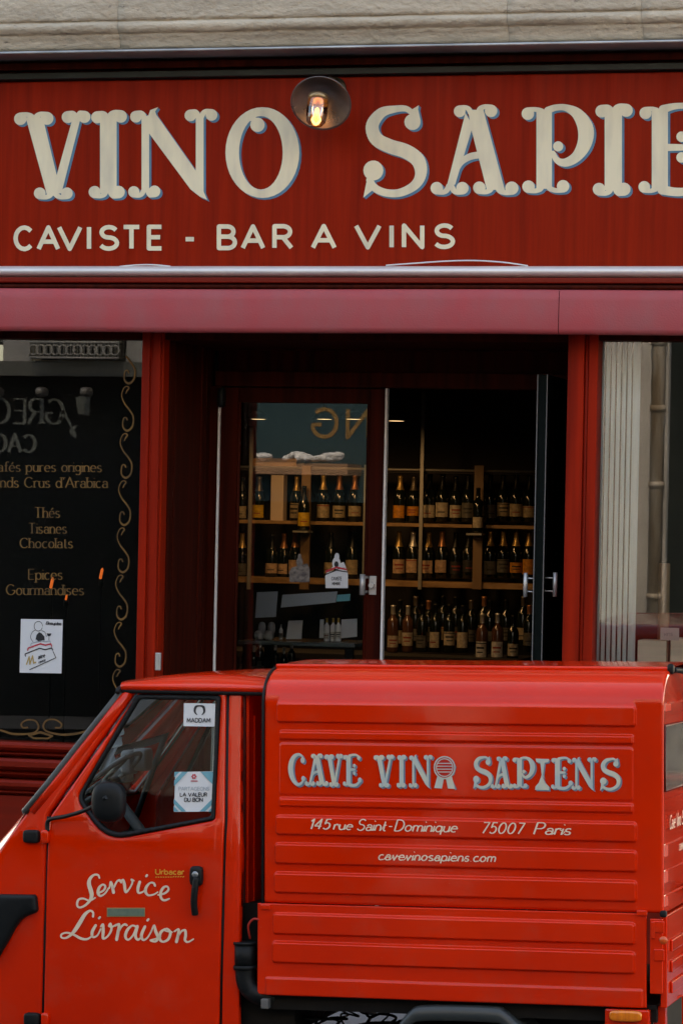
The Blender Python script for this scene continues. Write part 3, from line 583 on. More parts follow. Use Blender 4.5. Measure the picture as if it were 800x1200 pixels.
xs_ = X(654.5, 365, y0); canvas(XL + 5, xs_ - .0015, 'canvas_front'); canvas(xs_ + .0015, XR - 5, 'canvas_front')
b = MB(); b.tube([(XL + 5, y0 + .03, zc + .012), (XR - 5, y0 + .03, zc + .012)], .010, 8); b.build('hem_bar', WOODD, awn)
for i, (pl, lab) in enumerate(((((452, 311), (490, 308.2), (520, 306.2), (555, 305.3), (590, 307.5), (618, 311.5)), 'long thin white cable bowed up over the silver rail below SAPIENS'),
                               (((140, 312.4), (160, 310.6), (180, 310.4), (200, 312.2)), 'short white cable end showing over the silver rail below VINO'))):
    b = MB(); b.tube(catmull([tuple(P(x, y, -.115)) for x, y in pl], 6), .0032, 8); o = b.build('cable', WHITE); meta(o, lab, 'cable', 'cables on the awning rail')

# ================================================================= WALL LAMP
c = P(376, 121, -.36); ax = Vector((.10, -.80, -.58)).normalized()
lamp = thing('wall_lamp', 'round metal wall lamp with a lit glass bulb between VINO and SAPIENS', 'wall lamp', P(376, 121, FY))
b = MB(); rad = 35.5 / 258; bk = [(0.028, -.075), (.05, -.070), (.075, -.055), (.11, -.026), (rad - .004, -.004), (rad, 0), (rad - .003, .003), (rad - .010, -.002), (.108, -.02), (.07, -.047), (.045, -.060), (0.001, -.062)]
b.lathe(bk, c, ax, 40); shd = b.build('shade', mat('aged_brass', (.20, .165, .145), .36, metal=.8, col2=(.13, .12, .115), scale=(9, 9, 9), rvar=.1), lamp)
b = MB(); b.lathe([(.001, -.13), (.03, -.13), (.034, -.11), (.034, -.07), (.028, -.062)], c, ax, 20); e = c - ax * .13
b.tube(catmull([tuple(e + ax * .01), tuple(e + Vector((0, .05, .05))), (e.x, e.y + .14, e.z + .06), (e.x, FY - .01, e.z + .03)], 6), .012, 10); b.lathe([(.001, .0), (.05, .0), (.05, .02), (.001, .025)], (e.x, FY - .001, e.z + .03), (0, -1, 0), 20); b.build('bracket', mat('dark_brass', (.12, .09, .06), .4, metal=.8), lamp)
lg = bpy.data.materials.new('bulb_glass'); lg.use_nodes = True; lb = lg.node_tree.nodes['Principled BSDF']; lb.inputs['Transmission Weight'].default_value = 0; MATS['bulb_glass'] = lg
ax2 = Vector((.0, -.30, -1)).normalized(); hb = c + Vector((0, -.045, .018))
b = MB(); b.lathe([(.040, .0), (.046, .02), (.048, .05), (.047, .09), (.042, .115), (.03, .13), (.001, .136)], hb, ax2, 24); b.build('glass_cover', glass('lamp_glass', (.93, .90, .86), 2.1), lamp)
b = MB(); b.lathe([(.001, -.012), (.045, -.012), (.047, .0), (.045, .014), (.03, .016), (.001, .018)], hb, ax2, 20); b.build('bulb_socket', mat('socket_brass', (.32, .20, .10), .35, metal=.8), lamp)
b = MB()
for k in range(6):
    a = k * math.pi / 3; q = hb + ax2 * .055; e1 = ax2.orthogonal().normalized(); e2 = ax2.cross(e1); d = e1 * math.cos(a) + e2 * math.sin(a)
    b.tube([q + d * .006, q + d * .014 + ax2 * .05], .0032, 6)
b.lathe([(.001, .0), (.010, .01), (.012, .03), (.006, .045), (.001, .05)], hb + ax2 * .045, ax2, 10)
b.build('filament', mat('glowing_filament', (1, .6, .2), .5, emit=(1, .36, .10), estr=1.0), lamp)
pl_ = bpy.data.lights.new('bulb_light', 'POINT'); pl_.energy = .035; pl_.color = (1, .55, .22); pl_.shadow_soft_size = .03
po = bpy.data.objects.new('bulb_light', pl_); COL.objects.link(po); po.parent = lamp; po.location = (hb + ax2 * .07) - ORIG[lamp.name]

# ================================================================= DELIVERY VAN
van = thing('delivery_van', 'small red three wheeled delivery van parked in front of the wine shop', 'delivery van', TORG)
van.matrix_world = TM; ORIG[van.name] = Vector()
W = 1.26
# ---- load box
zr = T(555, 783.5, .17)[1]; zside = T(555, 826, .0)[1]; zfold = T(530, 1064.5, 0)[1]
xL, xRr = T(309, 900, 0)[0], T(776.5, 950, 0)[0]
print('van roof rim z', zr, 'side', zside, 'fold', zfold, 'xL', xL, 'xR', xRr, 'ground bottom z', T(530, 1174, 0))
def bands(L): return [(T(a, t0, 0), T(c, t1, 0), T(a, b0, 0), T(c, b1, 0)) for (a, c, t0, b0, t1, b1) in L]
raw = [(325, 744, 823.6, 846.4, 828, 850.6, .0125, .010), (328, 741, 857, 867, 862, 871, .010, .005), (328, 741, 871.5, 931.5, 876, 937.5, .004, .010), (328, 741, 936, 945, 942, 952, .010, .005),
       (324, 745, 956, 978, 964.5, 986, .0125, .010), (323, 745, 988.5, 1012, 997.5, 1021, .0125, .010), (322, 745, 1023, 1046, 1032.5, 1056, .0125, .010)]
low = [(321, 743, 1071.5, 1095, 1080.5, 1105, .0125, .010), (320, 743, 1105, 1128, 1114.5, 1140, .0125, .010), (312, 752, 1146.5, 1180, 1159, 1195, .006, .004)]
def mkrects(L):
    out = []
    for a, c, t0, b0, t1, b1, h, r in L:
        p = [T(a, t0), T(c, t1), T(a, b0), T(c, b1)]
        out.append(((p[0][0] + p[2][0]) / 2, (p[1][0] + p[3][0]) / 2, (p[2][1] + p[3][1]) / 2, (p[0][1] + p[1][1]) / 2, h, r))
    return out
def rib_h(x, z, rects):
    h = 0
    for x0, x1, z0, z1, a, r in rects:
        cx, cz, hx, hz = (x0 + x1) / 2, (z0 + z1) / 2, (x1 - x0) / 2 - r, (z1 - z0) / 2 - r
        dx, dz = abs(x - cx) - hx, abs(z - cz) - hz
        d = math.hypot(max(dx, 0), max(dz, 0)) + min(max(dx, dz), 0) - r
        t = min(1, max(0, .5 - d / .0085)); h = max(h, a * t * t * (3 - 2 * t))
    return h
RU, RL = mkrects(raw), mkrects(low)
def dent(x, z): return .0022 * math.sin(x * 4.3 + z * 3) * math.sin(z * 5.1 + 1) + .0008 * math.sin(x * 11 + 2) * math.sin(z * 9)
def xcols(x0, x1, cuts):
    s = {x0, x1}
    x = x0
    while x < x1: s.add(x); x += .03
    for c in cuts:
        for k in range(-6, 7): s.add(c + k * .002)
    return sorted(v for v in s if x0 <= v <= x1)
def side_panel(name, x0, x1, z0, z1, rects, yb, top=None, par=None, edge=.012):
    cuts = sorted({round(q, 4) for r in rects for q in r[:2]}); xs = xcols(x0, x1, cuts + [x0, x1])
    nz = int((z1 - z0) / .0022); rows = []
    def ye(x, z, zlow=True):
        d = min(x - x0, x1 - x) + (.0) ; dz = z - z0 if zlow else 9
        e = 0
        for q in (d, dz):
            if q < edge: e += edge - math.sqrt(max(0, edge ** 2 - (edge - q) ** 2))
        return e
    for x in xs:
        row = [(x, yb + .03, z0)]
        for i in range(nz + 1):
            z = z0 + (z1 - z0) * i / nz; row.append((x, yb - rib_h(x, z, rects) + dent(x, z) + ye(x, z), z))
        if top:
            ry, rz = top
            for i in range(1, 15):
                a = i / 14 * math.pi / 2; row.append((x, yb + ry * (1 - math.cos(a)) + ye(x, 0, False) * math.cos(a) + .001 * math.sin(x * 6), z1 + rz * math.sin(a) - ye(x, 0, False) * math.sin(a)))
        else: row.append((x, yb + .03, z1 + .0))
        rows.append(row)
    b = MB(); b.grid(rows); return b, xs
b, xs = side_panel('load_box', xL, xRr, zfold + .002, zside, RU, 0, (.17, zr - zside))
# roof with the folded rim on top, far side, front wall
ztop_ = zr
rows = []
for x in xs:
    row = []
    for y, z in ((.155, zr - .004), (.150, zr + .004), (.152, zr + .010), (.165, zr + .012), (.175, zr + .007), (.19, zr + .008), (.4, zr + .016), (W / 2, zr + .02), (W - .4, zr + .016), (W - .17, zr)): row.append((x, y, z))
    for i in range(1, 13):
        a = math.pi / 2 * (1 - i / 12); row.append((x, W - .17 * (1 - math.cos(a)), zside + (zr - zside) * math.sin(a)))
    row += [(x, W, zside - .01), (x, W, zfold)]; rows.append(row)
b.grid(rows)
def boxsec(x, inset=0):
    pts = [(x, inset, T(530, 1172, 0)[1])] + [(x, inset, zside)]
    for i in range(1, 11):
        a = i / 10 * math.pi / 2; pts.append((x, .17 * (1 - math.cos(a)) + inset, zside + (zr - zside) * math.sin(a) - inset * .5))
    return pts + [(p[0], W - p[1], p[2]) for p in reversed(pts)]
fsec = boxsec(xL + .004, .012); b.add(fsec, [tuple(range(len(fsec)))])
for i in range(len(fsec)): pass
box_ = b.build('load_box', PAINT, van, recalc=True)
# black seal down the front edge of the box
b = MB(); sec = [(x - .006, y, z) for x, y, z in boxsec(xL + .002, .004)][:13]; b.tube(sec, .005, 6); b.build('edge_seal', RUBBER, van)
# lower drop side, a little proud
zbot = T(530, 1173.5, 0)[1]; xl2, xr2 = T(301.5, 1110, 0)[0], T(757, 1120, 0)[0]
b, _ = side_panel('drop_side', xl2, xr2, zbot, zfold - .001, RL, -.004, None, edge=.006); dside = b.build('drop_side', PAINT, van)
for px in (312, 752):
    b = MB(); x, z = T(px, 1063 if px < 500 else 1070); b.box(x - .018, x + .018, -.012, .0, z - .008, z + .010); b.build('hinge', PAINT, dside, bevel=.003)
b = MB(); x, z = T(309, 1175, -.02); b.box(x - .012, x + .014, -.016, .02, z - .022, z + .012); b.build('latch', mat('dull_latch', (.16, .16, .16), .5, metal=.5), dside, bevel=.003)
# corner post beside the tailgate
b = MB(); xa, za_ = T(761, 1075, 0); xb_, zb_ = T(776, 1165, 0); b.box(xa, xb_, -.004, .03, zb_, za_ - .004); x1_, z1_ = T(774, 1140, 0); b.box(xa + .004, xa + .018, -.012, -.004, T(770, 1100)[1], za_ - .012)
for py in (1085, 1118): b.box(xa + .014, xb_ + .006, -.010, -.004, T(770, py + 8)[1], T(770, py - 6)[1])
b.build('corner_post', PAINT, van, bevel=.004)
b = MB(); x, z = T(776.5, 1102, -.01); b.lathe([(.001, .006), (.012, .005), (.014, 0)], (x, -.006, z), (0, -1, 0), 14); b.build('reflector', mat('orange_reflector', (.75, .09, .01), .3, coat=.6), van)
b = MB(); x, z = T(776, 1071, 0); b.sup((x + .002, .0, z), (.012, .012, .012), .7); b.build('rubber_stop', RUBBER, van)
# rear door of the load box with window, ribs and small lettering; tailgate below
b = MB(); zt2 = zside + .02
xr_ = xRr - .003
def rear(pts, x): return [(x, y, z) for y, z in pts]
rsec = boxsec(xr_, .012); 
zwt, zwb = T(790, 850, .1)[1], T(790, 926, .1)[1]
cen = [(xr_ + .0, y, z) for (_, y, z) in rsec]
rows = []; ny, nz = 40, 220
z0_ = zfold
for j in range(nz + 1):
    z = z0_ + (zr - .01 - z0_) * j / nz
    yin = .014 if z <= zside else .014 + .17 * (1 - math.sqrt(max(0, 1 - ((z - zside) / (zr - zside)) ** 2)))
    row = []
    for i in range(ny + 1):
        y = yin + (W - 2 * yin) * i / ny
        h = 0
        for r0_, r1_ in ((.02, .055), (.10, .14), (.185, .225)):
            if zfold + r0_ < z < zfold + r1_ and .07 < y < W - .07: h = .007
        if zwb - .03 < z < zwt + .03 and .05 < y < W - .05: h = -.004
        if z > zwt + .05 and z < zwt + .075 and .1 < y < W - .1: h = .012
        row.append((xr_ + h, y, z))
    rows.append(row)
b.grid(rows, False); rdoor = b.build('rear_door', PAINT, van)
b = MB(); b.box(xr_ + .003, xr_ + .006, .035, W - .035, zwb, zwt); b.build('rear_window', mat('rear_glass_painted_reflection', (.50, .42, .33), .1, col2=(.34, .28, .23), scale=(3, 3, 9), coat=1), rdoor)  # pale beige reflection painted into the colour of the window glass
b = MB(); b.tube([(xr_ + .004, .032, zwb), (xr_ + .004, .032, zwt), (xr_ + .004, W - .032, zwt), (xr_ + .004, W - .032, zwb)], .004, 6, closed=True); b.build('window_seal', mat('dark_red_seal', (.12, .01, .006), .5), rdoor)
b = MB(); zz = T(790, 972, .1)[1]; pc, wd = text('Cave Vino Sapiens', .045, .007, .004, gap=.16, shear=.25); paint(b, pc, lambda x, y: (xr_ + .009, .10 + x * .9, zz + y))
zz = T(790, 1002, .1)[1]; pc, wd = text('cavevinosapiens.com', .032, .005, .003, gap=.16, shear=.25); paint(b, pc, lambda x, y: (xr_ + .009, .30 + x * .85, zz + y)); b.build('lettering', CREAM2, rdoor)
b = MB(); zz = T(798, 1038, .5)[1]; b.tube([(xr_, .46, zz), (xr_ + .04, .46, zz)], .012, 10); b.sup((xr_ + .05, .46, zz), (.022, .035, .022), .7); b.build('handle', BLACK, rdoor)
b = MB(); zt3 = T(785, 1165, 0)[1]
b.box(xr_ - .01, xr_ + .012, .02, W - .02, zbot, zfold - .006)
for q in (.03, .10, .17): b.box(xr_ + .012, xr_ + .02, .09, W - .09, zbot + q + .01, zbot + q + .05)
b.build('tailgate', PAINT, van, bevel=.004)
b = MB(); x, z = T(783, 773, .16); b.sup((xRr, .16, zr + .004), (.012, .016, .018), .7)
b.tube(catmull([(xr_ + .005, .20, zr - .0), (xr_ + .03, .30, zr - .01), (xr_ + .045, .42, zr - .06), (xr_ + .03, .5, zr - .12)], 6), .010, 8); b.build('roof_stay', BLACK, van)
# lettering on the side
fr_y = -.0075
vt, vs_ = MB(), MB()
def vmap(px, py, d): x, z = T(px, py, -d); return (x, -d, z)
vl = [('C', 337.5, 359), ('A', 357, 386), ('V', 380, 403), ('E', 401.5, 425), ('V', 437.5, 463), ('I', 464.5, 477), ('N', 478.5, 508), ('S', 554, 578), ('A', 574.5, 602), ('P', 600, 628), ('E', 645, 672), ('N', 669, 700), ('S', 702.5, 728)]
for c, p0, p1 in vl:
    if p0 in (437.5, 554): vt.build('lettering', CREAM3, box_); vs_.build('letter_shade', BLUE2, box_); vt, vs_ = MB(), MB()
    bs = 921 + .0145 * (p0 - 338); H = 38.0
    xmin = min(q[0] for p in BIG[c] for q in p); xmax = max(q[0] for p in BIG[c] for q in p); k = (p1 - p0 - 1.5) / (xmax - xmin)
    paint(vt, BIG[c], lambda x, y: vmap(p0 + (x - xmin) * k, bs - y * H, .0095))
    for j in (1, 2): paint(vs_, BIG[c], lambda x, y: vmap(p0 + (x - xmin) * k + 1.0 * j, bs - y * H + .8 * j, .0085 - .0008 * j))
def poly(mb, L, d): paint(mb, L, lambda x, y: vmap(x, y, d))
ig = [[(627, 889), (643, 889.5), (642, 893), (637.5, 894), (635.8, 908), (638, 917), (643, 922), (643, 926), (626.5, 925.5), (627, 921.5), (631, 917), (634.2, 908), (632.5, 894), (628, 893)]]
poly(vt, [ig[0][:7] + ig[0][11:], ig[0][5:12]], .0095); poly(vs_, [[(x + 1.5, y + 1.4) for x, y in ig[0][:7] + ig[0][11:]], [(x + 1.5, y + 1.4) for x, y in ig[0][5:12]]], .0078)
poly(vt, [[(513, 906), (521, 907), (517.5, 924), (508.5, 923.5)], [(521, 907), (528, 906), (533, 924.5), (524.5, 924)]], .0095)
poly(vs_, [[(530, 890), (534.5, 899), (532, 908), (528, 910), (535, 925), (533, 926), (526, 912)]], .0078)
bc = (520.5, 899.5)
poly(vt, ribbon([(bc[0] + 12 * math.cos(a), bc[1] + 12.8 * math.sin(a)) for a in [i * math.pi / 12 for i in range(25)]], 1.5, 0), .0105)
poly(vt, ribbon([(bc[0] + 9.6 * math.cos(a), bc[1] + 10.4 * math.sin(a)) for a in [i * math.pi / 12 for i in range(25)]], 1.1, 0), .0105)
for q in (-5, -1.6, 1.8, 5.2): poly(vt, ribbon([(bc[0] - math.sqrt(82 - q * q), bc[1] + q), (bc[0] + math.sqrt(82 - q * q), bc[1] + q)], 1.0, 0), .0105)
bd = MB(); poly(bd, [disc(bc[0], bc[1], 12.4, 24)], .0100)
vt.build('lettering', CREAM3, box_); vs_.build('letter_shade', BLUE2, box_); bd.build('barrel_emblem', mat('red_vinyl', (.50, .012, .006), .4), box_)
sb = MB()
def vtext(s, p0, p1, base, h, wt=1.75, wn=1.1, slope=.0185, d=.0165, gap=.2):
    pc, wd = text(s, h, wt, wn, gap=gap, shear=.30, join=True); k = (p1 - p0) / wd
    sb = MB(); paint(sb, pc, lambda x, y: vmap(p0 + x * k, base - y + slope * x * k, d)); sb.build('address_lettering', CREAM2, box_)
vtext('145', 362, 385, 971.3, 11.5); vtext('rue', 390.5, 411.5, 972, 11.5); vtext('Saint', 418, 451, 973, 13); vtext('-', 454, 458, 973.5, 12); vtext('Dominique', 462, 534, 973.8, 13)
vtext('75007', 563, 611, 976.3, 12.5, gap=.24); vtext('Paris', 625, 667, 977.5, 13.5)
vtext('cavevinosapiens.com', 443, 579, 1007.5, 11.5, gap=.26)

# ---- cab
zbelt = T(150, 985)[1]; zroof = T(220, 806)[1]
xdf = T(55, 1050)[0]
def ys(x, z):
    y = .0
    if z > zbelt: y += .085 * ((z - zbelt) / (zroof - zbelt)) ** 1.15
    else: y += .03 * ((zbelt - z) / .6) ** 2
    if x < xdf: y += .5 * (xdf - x) ** 2 + .02 * (xdf - x)
    return y
def loop(pts, n=0, r=0):
    """pixel outline -> van (x, z) loop, with rounded corners of radius r (pixels)"""
    out = []
    m = len(pts)
    for i, p in enumerate(pts):
        rr = p[2] if len(p) > 2 else r
        a, c = pts[i - 1], pts[(i + 1) % m]; va = Vector((a[0] - p[0], a[1] - p[1])); vc = Vector((c[0] - p[0], c[1] - p[1]))
        if rr <= 0: out.append((p[0], p[1])); continue
        la, lc = min(rr, va.length * .48), min(rr, vc.length * .48); q0 = Vector(p[:2]) + va.normalized() * la; q1 = Vector(p[:2]) + vc.normalized() * lc
        for k in range(7):
            t = k / 6; out.append(tuple(q0 * (1 - t) ** 2 + Vector(p[:2]) * 2 * t * (1 - t) + q1 * t * t))
    return [TF(x, y, ys) for x, y in out]
def resample(lp, step):
    out = []
    for a, c in zip(lp, lp[1:] + lp[:1]):
        L = math.dist(a, c); k = max(1, int(L / step))
        for i in range(k): out.append((a[0] + (c[0] - a[0]) * i / k, a[1] + (c[1] - a[1]) * i / k))
    return out
def inside(p, lp):
    x, y = p; c = False
    for (ax, ay), (bx, by) in zip(lp, lp[1:] + lp[:1]):
        if (ay > y) != (by > y) and x < (bx - ax) * (y - ay) / (by - ay) + ax: c = not c
    return c
def sheet(outer, holes, surf, step=.03, rim=.008, depth=.02, flip=False):
    loops = [resample(l, step * .7) for l in [outer] + holes]; pts = []; edges = []; segA = []; segB = []
    for lp in loops:
        k = len(pts); pts += lp; edges += [(k + i, k + (i + 1) % len(lp)) for i in range(len(lp))]; segA += lp; segB += lp[1:] + lp[:1]
    A, B = np.array(segA), np.array(segB); AB = B - A; L2 = (AB ** 2).sum(1)
    def dist(p):
        p = np.array(p); t = np.clip(((p - A) * AB).sum(1) / np.maximum(L2, 1e-12), 0, 1); return float(np.sqrt((((A + AB * t[:, None]) - p) ** 2).sum(1)).min())
    ok = lambda p: inside(p, loops[0]) and not any(inside(p, h) for h in loops[1:])
    nb = len(pts); extra = []
    for lp in loops:
        m = len(lp)
        for i in range(m):
            a, c = Vector(lp[i - 1]), Vector(lp[(i + 1) % m]); t = (c - a)
            if t.length < 1e-9: continue
            t.normalize(); nn = Vector((-t.y, t.x))
            for d in (rim * .12, rim * .4, rim):
                for s_ in (1, -1):
                    q = Vector(lp[i]) + nn * d * s_
                    if ok(q) and dist(q) > d * .8: extra.append(tuple(q))
    xs_, zs_ = [p[0] for p in loops[0]], [p[1] for p in loops[0]]
    x = min(xs_)
    while x < max(xs_):
        z = min(zs_)
        while z < max(zs_):
            if ok((x, z)) and dist((x, z)) > rim * 1.6: extra.append((x, z))
            z += step
        x += step
    V, E, F, ov, oe, of = G.delaunay_2d_cdt([Vector(p) for p in pts + extra], edges, [], 0, 1e-7)
    F = [f for f in F if ok(tuple(sum((V[i] for i in f), Vector((0, 0))) / len(f)))]
    mb = MB(); vs = []
    for v in V:
        d = min(dist(v), rim); r = rim * (1 - math.sqrt(max(0, 1 - (1 - d / rim) ** 2))); s = surf(v[0], v[1])
        vs.append((v[0], s + (-r if flip else r), v[1]))
    mb.add(vs, F, True)
    cnt = {}
    for f in F:
        for a, c in zip(f, f[1:] + f[:1]): cnt[frozenset((a, c))] = cnt.get(frozenset((a, c)), 0) + 1
    k = len(mb.v); idx = {}
    for e, n_ in cnt.items():
        if n_ == 1:
            q = []
            for i in e:
                if i not in idx: idx[i] = len(mb.v); mb.v.append(Vector((vs[i][0], vs[i][1] + (-depth if flip else depth), vs[i][2])))
            a, c = tuple(e); mb.f.append((a, c, idx[c], idx[a])); mb.sm.append(True)
    return mb
door_px = [(163.5, 810, 5), (265.5, 811, 5), (263.5, 960), (259.5, 1080), (256.5, 1235), (51, 1235), (54, 1100), (58.5, 958, 6)]
hole_px = [(160.5, 813.5, 5), (259, 815, 5), (252, 961, 5), (126, 985.5, 26), (90, 936, 12)]
glass_px = [(163.5, 819, 4), (254.5, 820.5, 4), (247.5, 956.5, 4), (128, 979, 22), (94.5, 935, 10)]
far = lambda x, z: W - ys(x, z)
dsurf = lambda x, z: ys(x, z) - .006 + dent(x, z)
o_lp, h_lp, g_lp = loop(door_px), loop(hole_px), loop(glass_px)
cdoor = sheet(o_lp, [h_lp], dsurf, .03, .009, .03).build('cab_door', PAINT, van)
g1 = sheet(h_lp, [g_lp], lambda x, z: ys(x, z) - .009, .04, .007, .02).build('window_gasket', RUBBER, cdoor)
gs = lambda x, z: ys(x, z) + .004
b = MB()
V, E, F, ov, oe, of = G.delaunay_2d_cdt([Vector(p) for p in resample(g_lp, .03)], [], [list(range(len(resample(g_lp, .03))))], 1, 1e-7)
b.add([(v[0], gs(*v), v[1]) for v in V], F); b.build('window_pane', CARGLASS, cdoor)
b = MB(); q = [TF(x, y, ys) for x, y in ((249.5, 823), (244.5, 953))]; b.tube([(x, ys(x, z) + .012, z) for x, z in q], .004, 6); b.build('window_slide', mat('grey_slide', (.16, .2, .2), .4), cdoor)
# body side: ahead of the door (front) and behind it, with a rounded corner into the back wall
side_front = [(147, 806, 3), (160.5, 807), (56, 955, 5), (52, 1090), (48.5, 1235), (-70, 1235), (-62, 1150), (-42, 1070), (-20, 1025), (31, 951, 8)]
sf = sheet(loop(side_front), [], lambda x, z: ys(x, z) + dent(x, z), .03, .012, .02).build('cab_body', PAINT, van)
def ysb(x, z):
    y = ys(x, z); xe = T(282, 1000)[0]; r = .03; d = xe - x
    return y + (r - math.sqrt(max(0, r * r - (r - d) ** 2)) if d < r else 0)
sr = [(268.5, 811), (283, 811.5), (282, 1000), (280, 1235), (259.5, 1235), (262.5, 1080), (266.5, 960)]
sheet(loop(sr), [], ysb, .012, .004, .02).build('rear_quarter', PAINT, sf)
# frame seen in the gap round the door
b = MB()
for L, yy in ((((266.5, 809), (265, 960), (261, 1080), (257.5, 1235)), .012), (((57.3, 957), (53, 1090), (49.6, 1235)), .012)):
    pt = []
    for x, y in L:
        X_, Z_ = TF(x, y, ys); pt.append((X_, ys(X_, Z_) + yy, Z_))
    b.tube(pt, .012, 6)
b.build('door_seal', RUBBER, sf)
# far side of the cab, mirrored
sheet(o_lp, [h_lp], lambda x, z: far(x, z), .05, .009, .03, True).build('cab_door', PAINT, van)
sheet(h_lp, [g_lp], lambda x, z: far(x, z) + .004, .05, .007, .02, True).build('window_gasket', RUBBER, bpy.data.objects['cab_door.001'])
b = MB(); b.add([(v[0], far(*v) - .006, v[1]) for v in V], F); b.build('window_pane', CARGLASS, bpy.data.objects['cab_door.001'])
sheet(loop(side_front), [], lambda x, z: far(x, z), .05, .012, .02, True).build('side_panel', PAINT, sf)
sheet(loop(sr), [], lambda x, z: W - ysb(x, z), .02, .004, .02, True).build('rear_quarter', PAINT, sf)
# back wall, floor
xe = T(281, 1000)[0]; zlo = T(150, 1232)[1]
b = MB(); b.box(xe - .03, xe - .012, .1, W - .1, zlo, zroof - .02); b.box(T(-60, 1200)[0], xe - .03, .05, W - .05, zlo - .02, zlo); b.build('cab_shell', mat('dark_cab_lining', (.10, .008, .006), .6), van); b = MB(); b.box(xe - .011, xe, .105, W - .105, zlo, zroof + .0); b.box(xe, xe + .006, .16, .19, zlo, zroof - .1); b.build('back_wall', PAINT, sf, bevel=.004); b = MB(); b.box(xe - .028, xe - .02, .11, W - .11, zlo, zroof - .1); b.build('back_lining', mat('dark_cab_lining', (.10, .008, .006), .6), van)
# nose and windscreen: rows across the width following the side's front edge
fe_px = [(147, 806), (118, 843), (90, 878), (60, 916), (31, 951)]
fe2_px = [(31, 951), (5, 990), (-20, 1025), (-42, 1070), (-62, 1150), (-70, 1235)]
def across(L, bul, nu=24, u0=-1, u1=1, dx=0):
    rows = []
    for (px, py), bl in zip(L, bul):
        x0, z0 = TF(px, py, ys); yy = ys(x0, z0); row = []
        for i in range(nu + 1):
            u = u0 + (u1 - u0) * i / nu; row.append((x0 + dx - bl * (1 - abs(u) ** 2.6) ** .6, W / 2 + u * (W / 2 - yy), z0))
        rows.append(row)
    return rows
b = MB(); b.grid(across(fe2_px, [.05, .10, .15, .20, .24, .25])); b.build('nose', PAINT, sf)
ws = across(fe_px, [.03, .035, .04, .045, .05]); b = MB(); b.grid([r[1:-1] for r in ws]); b.build('windscreen', CARGLASS, van)
b = MB(); ring_ = ws[0] + [r[-1] for r in ws[1:]] + list(reversed(ws[-1]))[1:] + [r[0] for r in reversed(ws[1:-1])]
b.tube([(x - .004, y, z) for x, y, z in ring_], .013, 8, closed=True); b.build('windscreen_gasket', mat('grey_gasket', (.05, .055, .055), .5), van)
for k in (0, -1):
    b = MB(); b.tube([(r[k][0] + .022, r[k][1] + (.004 if k == 0 else -.004), r[k][2]) for r in ws], .017, 10); b.build('windscreen_pillar', PAINT, sf)
# roof: shallow crowned shell with a turned-down lip
fx, fz = TF(144, 803, ys); rx, rz_ = TF(314, 806, ys); ye0 = ys(fx, fz) - .02
rows = []; nx = 26
for i in range(nx + 1):
    t = i / nx; row = []
    for j in range(25):
        u = -1 + 2 * j / 24; cr = (1 - abs(u) ** 3.2)
        x = fx + (rx - fx) * t - (1 - t) ** 3 * .06 * cr
        z = fz + (rz_ - fz) * t + .005 + (.040 * math.sin(math.pi * min(1, .02 + t * .78)) ** .85 + .004) * min(1, (1 - abs(u)) * 5) ** .5 * (.75 + .25 * cr)
        row.append((x, W / 2 + u * (W / 2 - ye0), z))
    a, c = row[0], row[-1]
    row = [(a[0], a[1] + .02, a[2] - .022), (a[0], a[1] + .002, a[2] - .020), (a[0], a[1] - .004, a[2] - .008)] + row + [(c[0], c[1] + .004, c[2] - .008), (c[0], c[1] - .002, c[2] - .020), (c[0], c[1] - .02, c[2] - .022)]
    rows.append(row)
b = MB(); b.grid(rows); f0 = rows[0]; b.grid([[(x - .002, y, z - .02) for x, y, z in f0[2:-2]], [(x, y, z) for x, y, z in f0[2:-2]]])
b.build('cab_roof', PAINT, sf)
b = MB(); b.tube([(r[1][0], r[1][1] + .008, r[1][2] - .004) for r in rows], .009, 8); b.tube([(r[-2][0], r[-2][1] - .008, r[-2][2] - .004) for r in rows], .009, 8)
b.tube([(x - .01, y, z - .024) for x, y, z in f0[2:-2]], .009, 8); b.build('roof_gutter', RUBBER, sf)
# hinges, plastic guard at the front, wiper, aerial gap
for py, px in ((980, 39), (1194, 40)):
    x, z = TF(px, py, ys); y = ys(x, z); b = MB(); b.sup((x - .002, y - .008, z), (.030, .016, .023), .45); b.build('hinge', BLACK, cdoor)
    x, z = TF(55, py, ys); y = ys(x, z); b = MB(); b.sup((x, y - .012, z), (.014, .014, .024), .5); b.build('hinge_pin', PAINT, cdoor)
b = MB(); gp = [(-50, 1046), (44, 1048, 4), (46.5, 1068, 4), (26, 1076, 14), (14, 1098, 10), (0, 1122, 4), (-50, 1160)]
b = sheet(loop(gp), [], lambda x, z: ys(x, z) - .03, .03, .014, .04); b.build('wheel_guard', BLACK, van)
b = MB(); b.tube([(*[(lambda q: (q[0], ys(*q) + .03, q[1]))(TF(px, py, ys))][0],) for px, py in ((27, 956), (35, 946), (43, 938), (62, 912))], [.016, .013, .010, .006], 8); b.build('wiper', mat('grey_wiper', (.10, .105, .11), .5), van)
# mirror
mx_, mz_ = T(127, 940, -.15); b = MB(); b.sup((mx_, -.145, mz_), (.060, .034, .070), .75); b.sup((mx_, -.125, mz_), (.057, .016, .067), .65); mir = b.build('wing_mirror', BLACK, van)
p0_ = TF(58, 974, ys); p1_ = TF(60, 962, ys); b = MB(); a1 = T(80, 956, -.05); a2 = T(104, 948, -.10); a3 = T(126, 934, -.17)
b.tube(catmull([(p0_[0], ys(*p0_) - .016, p0_[1]), (p1_[0], ys(*p1_) - .022, p1_[1] + .004), (a1[0], -.06, a1[1]), (a2[0], -.11, a2[1]), (a3[0], -.182, a3[1])], 6), .0075, 8); b.build('arm', BLACK, mir)
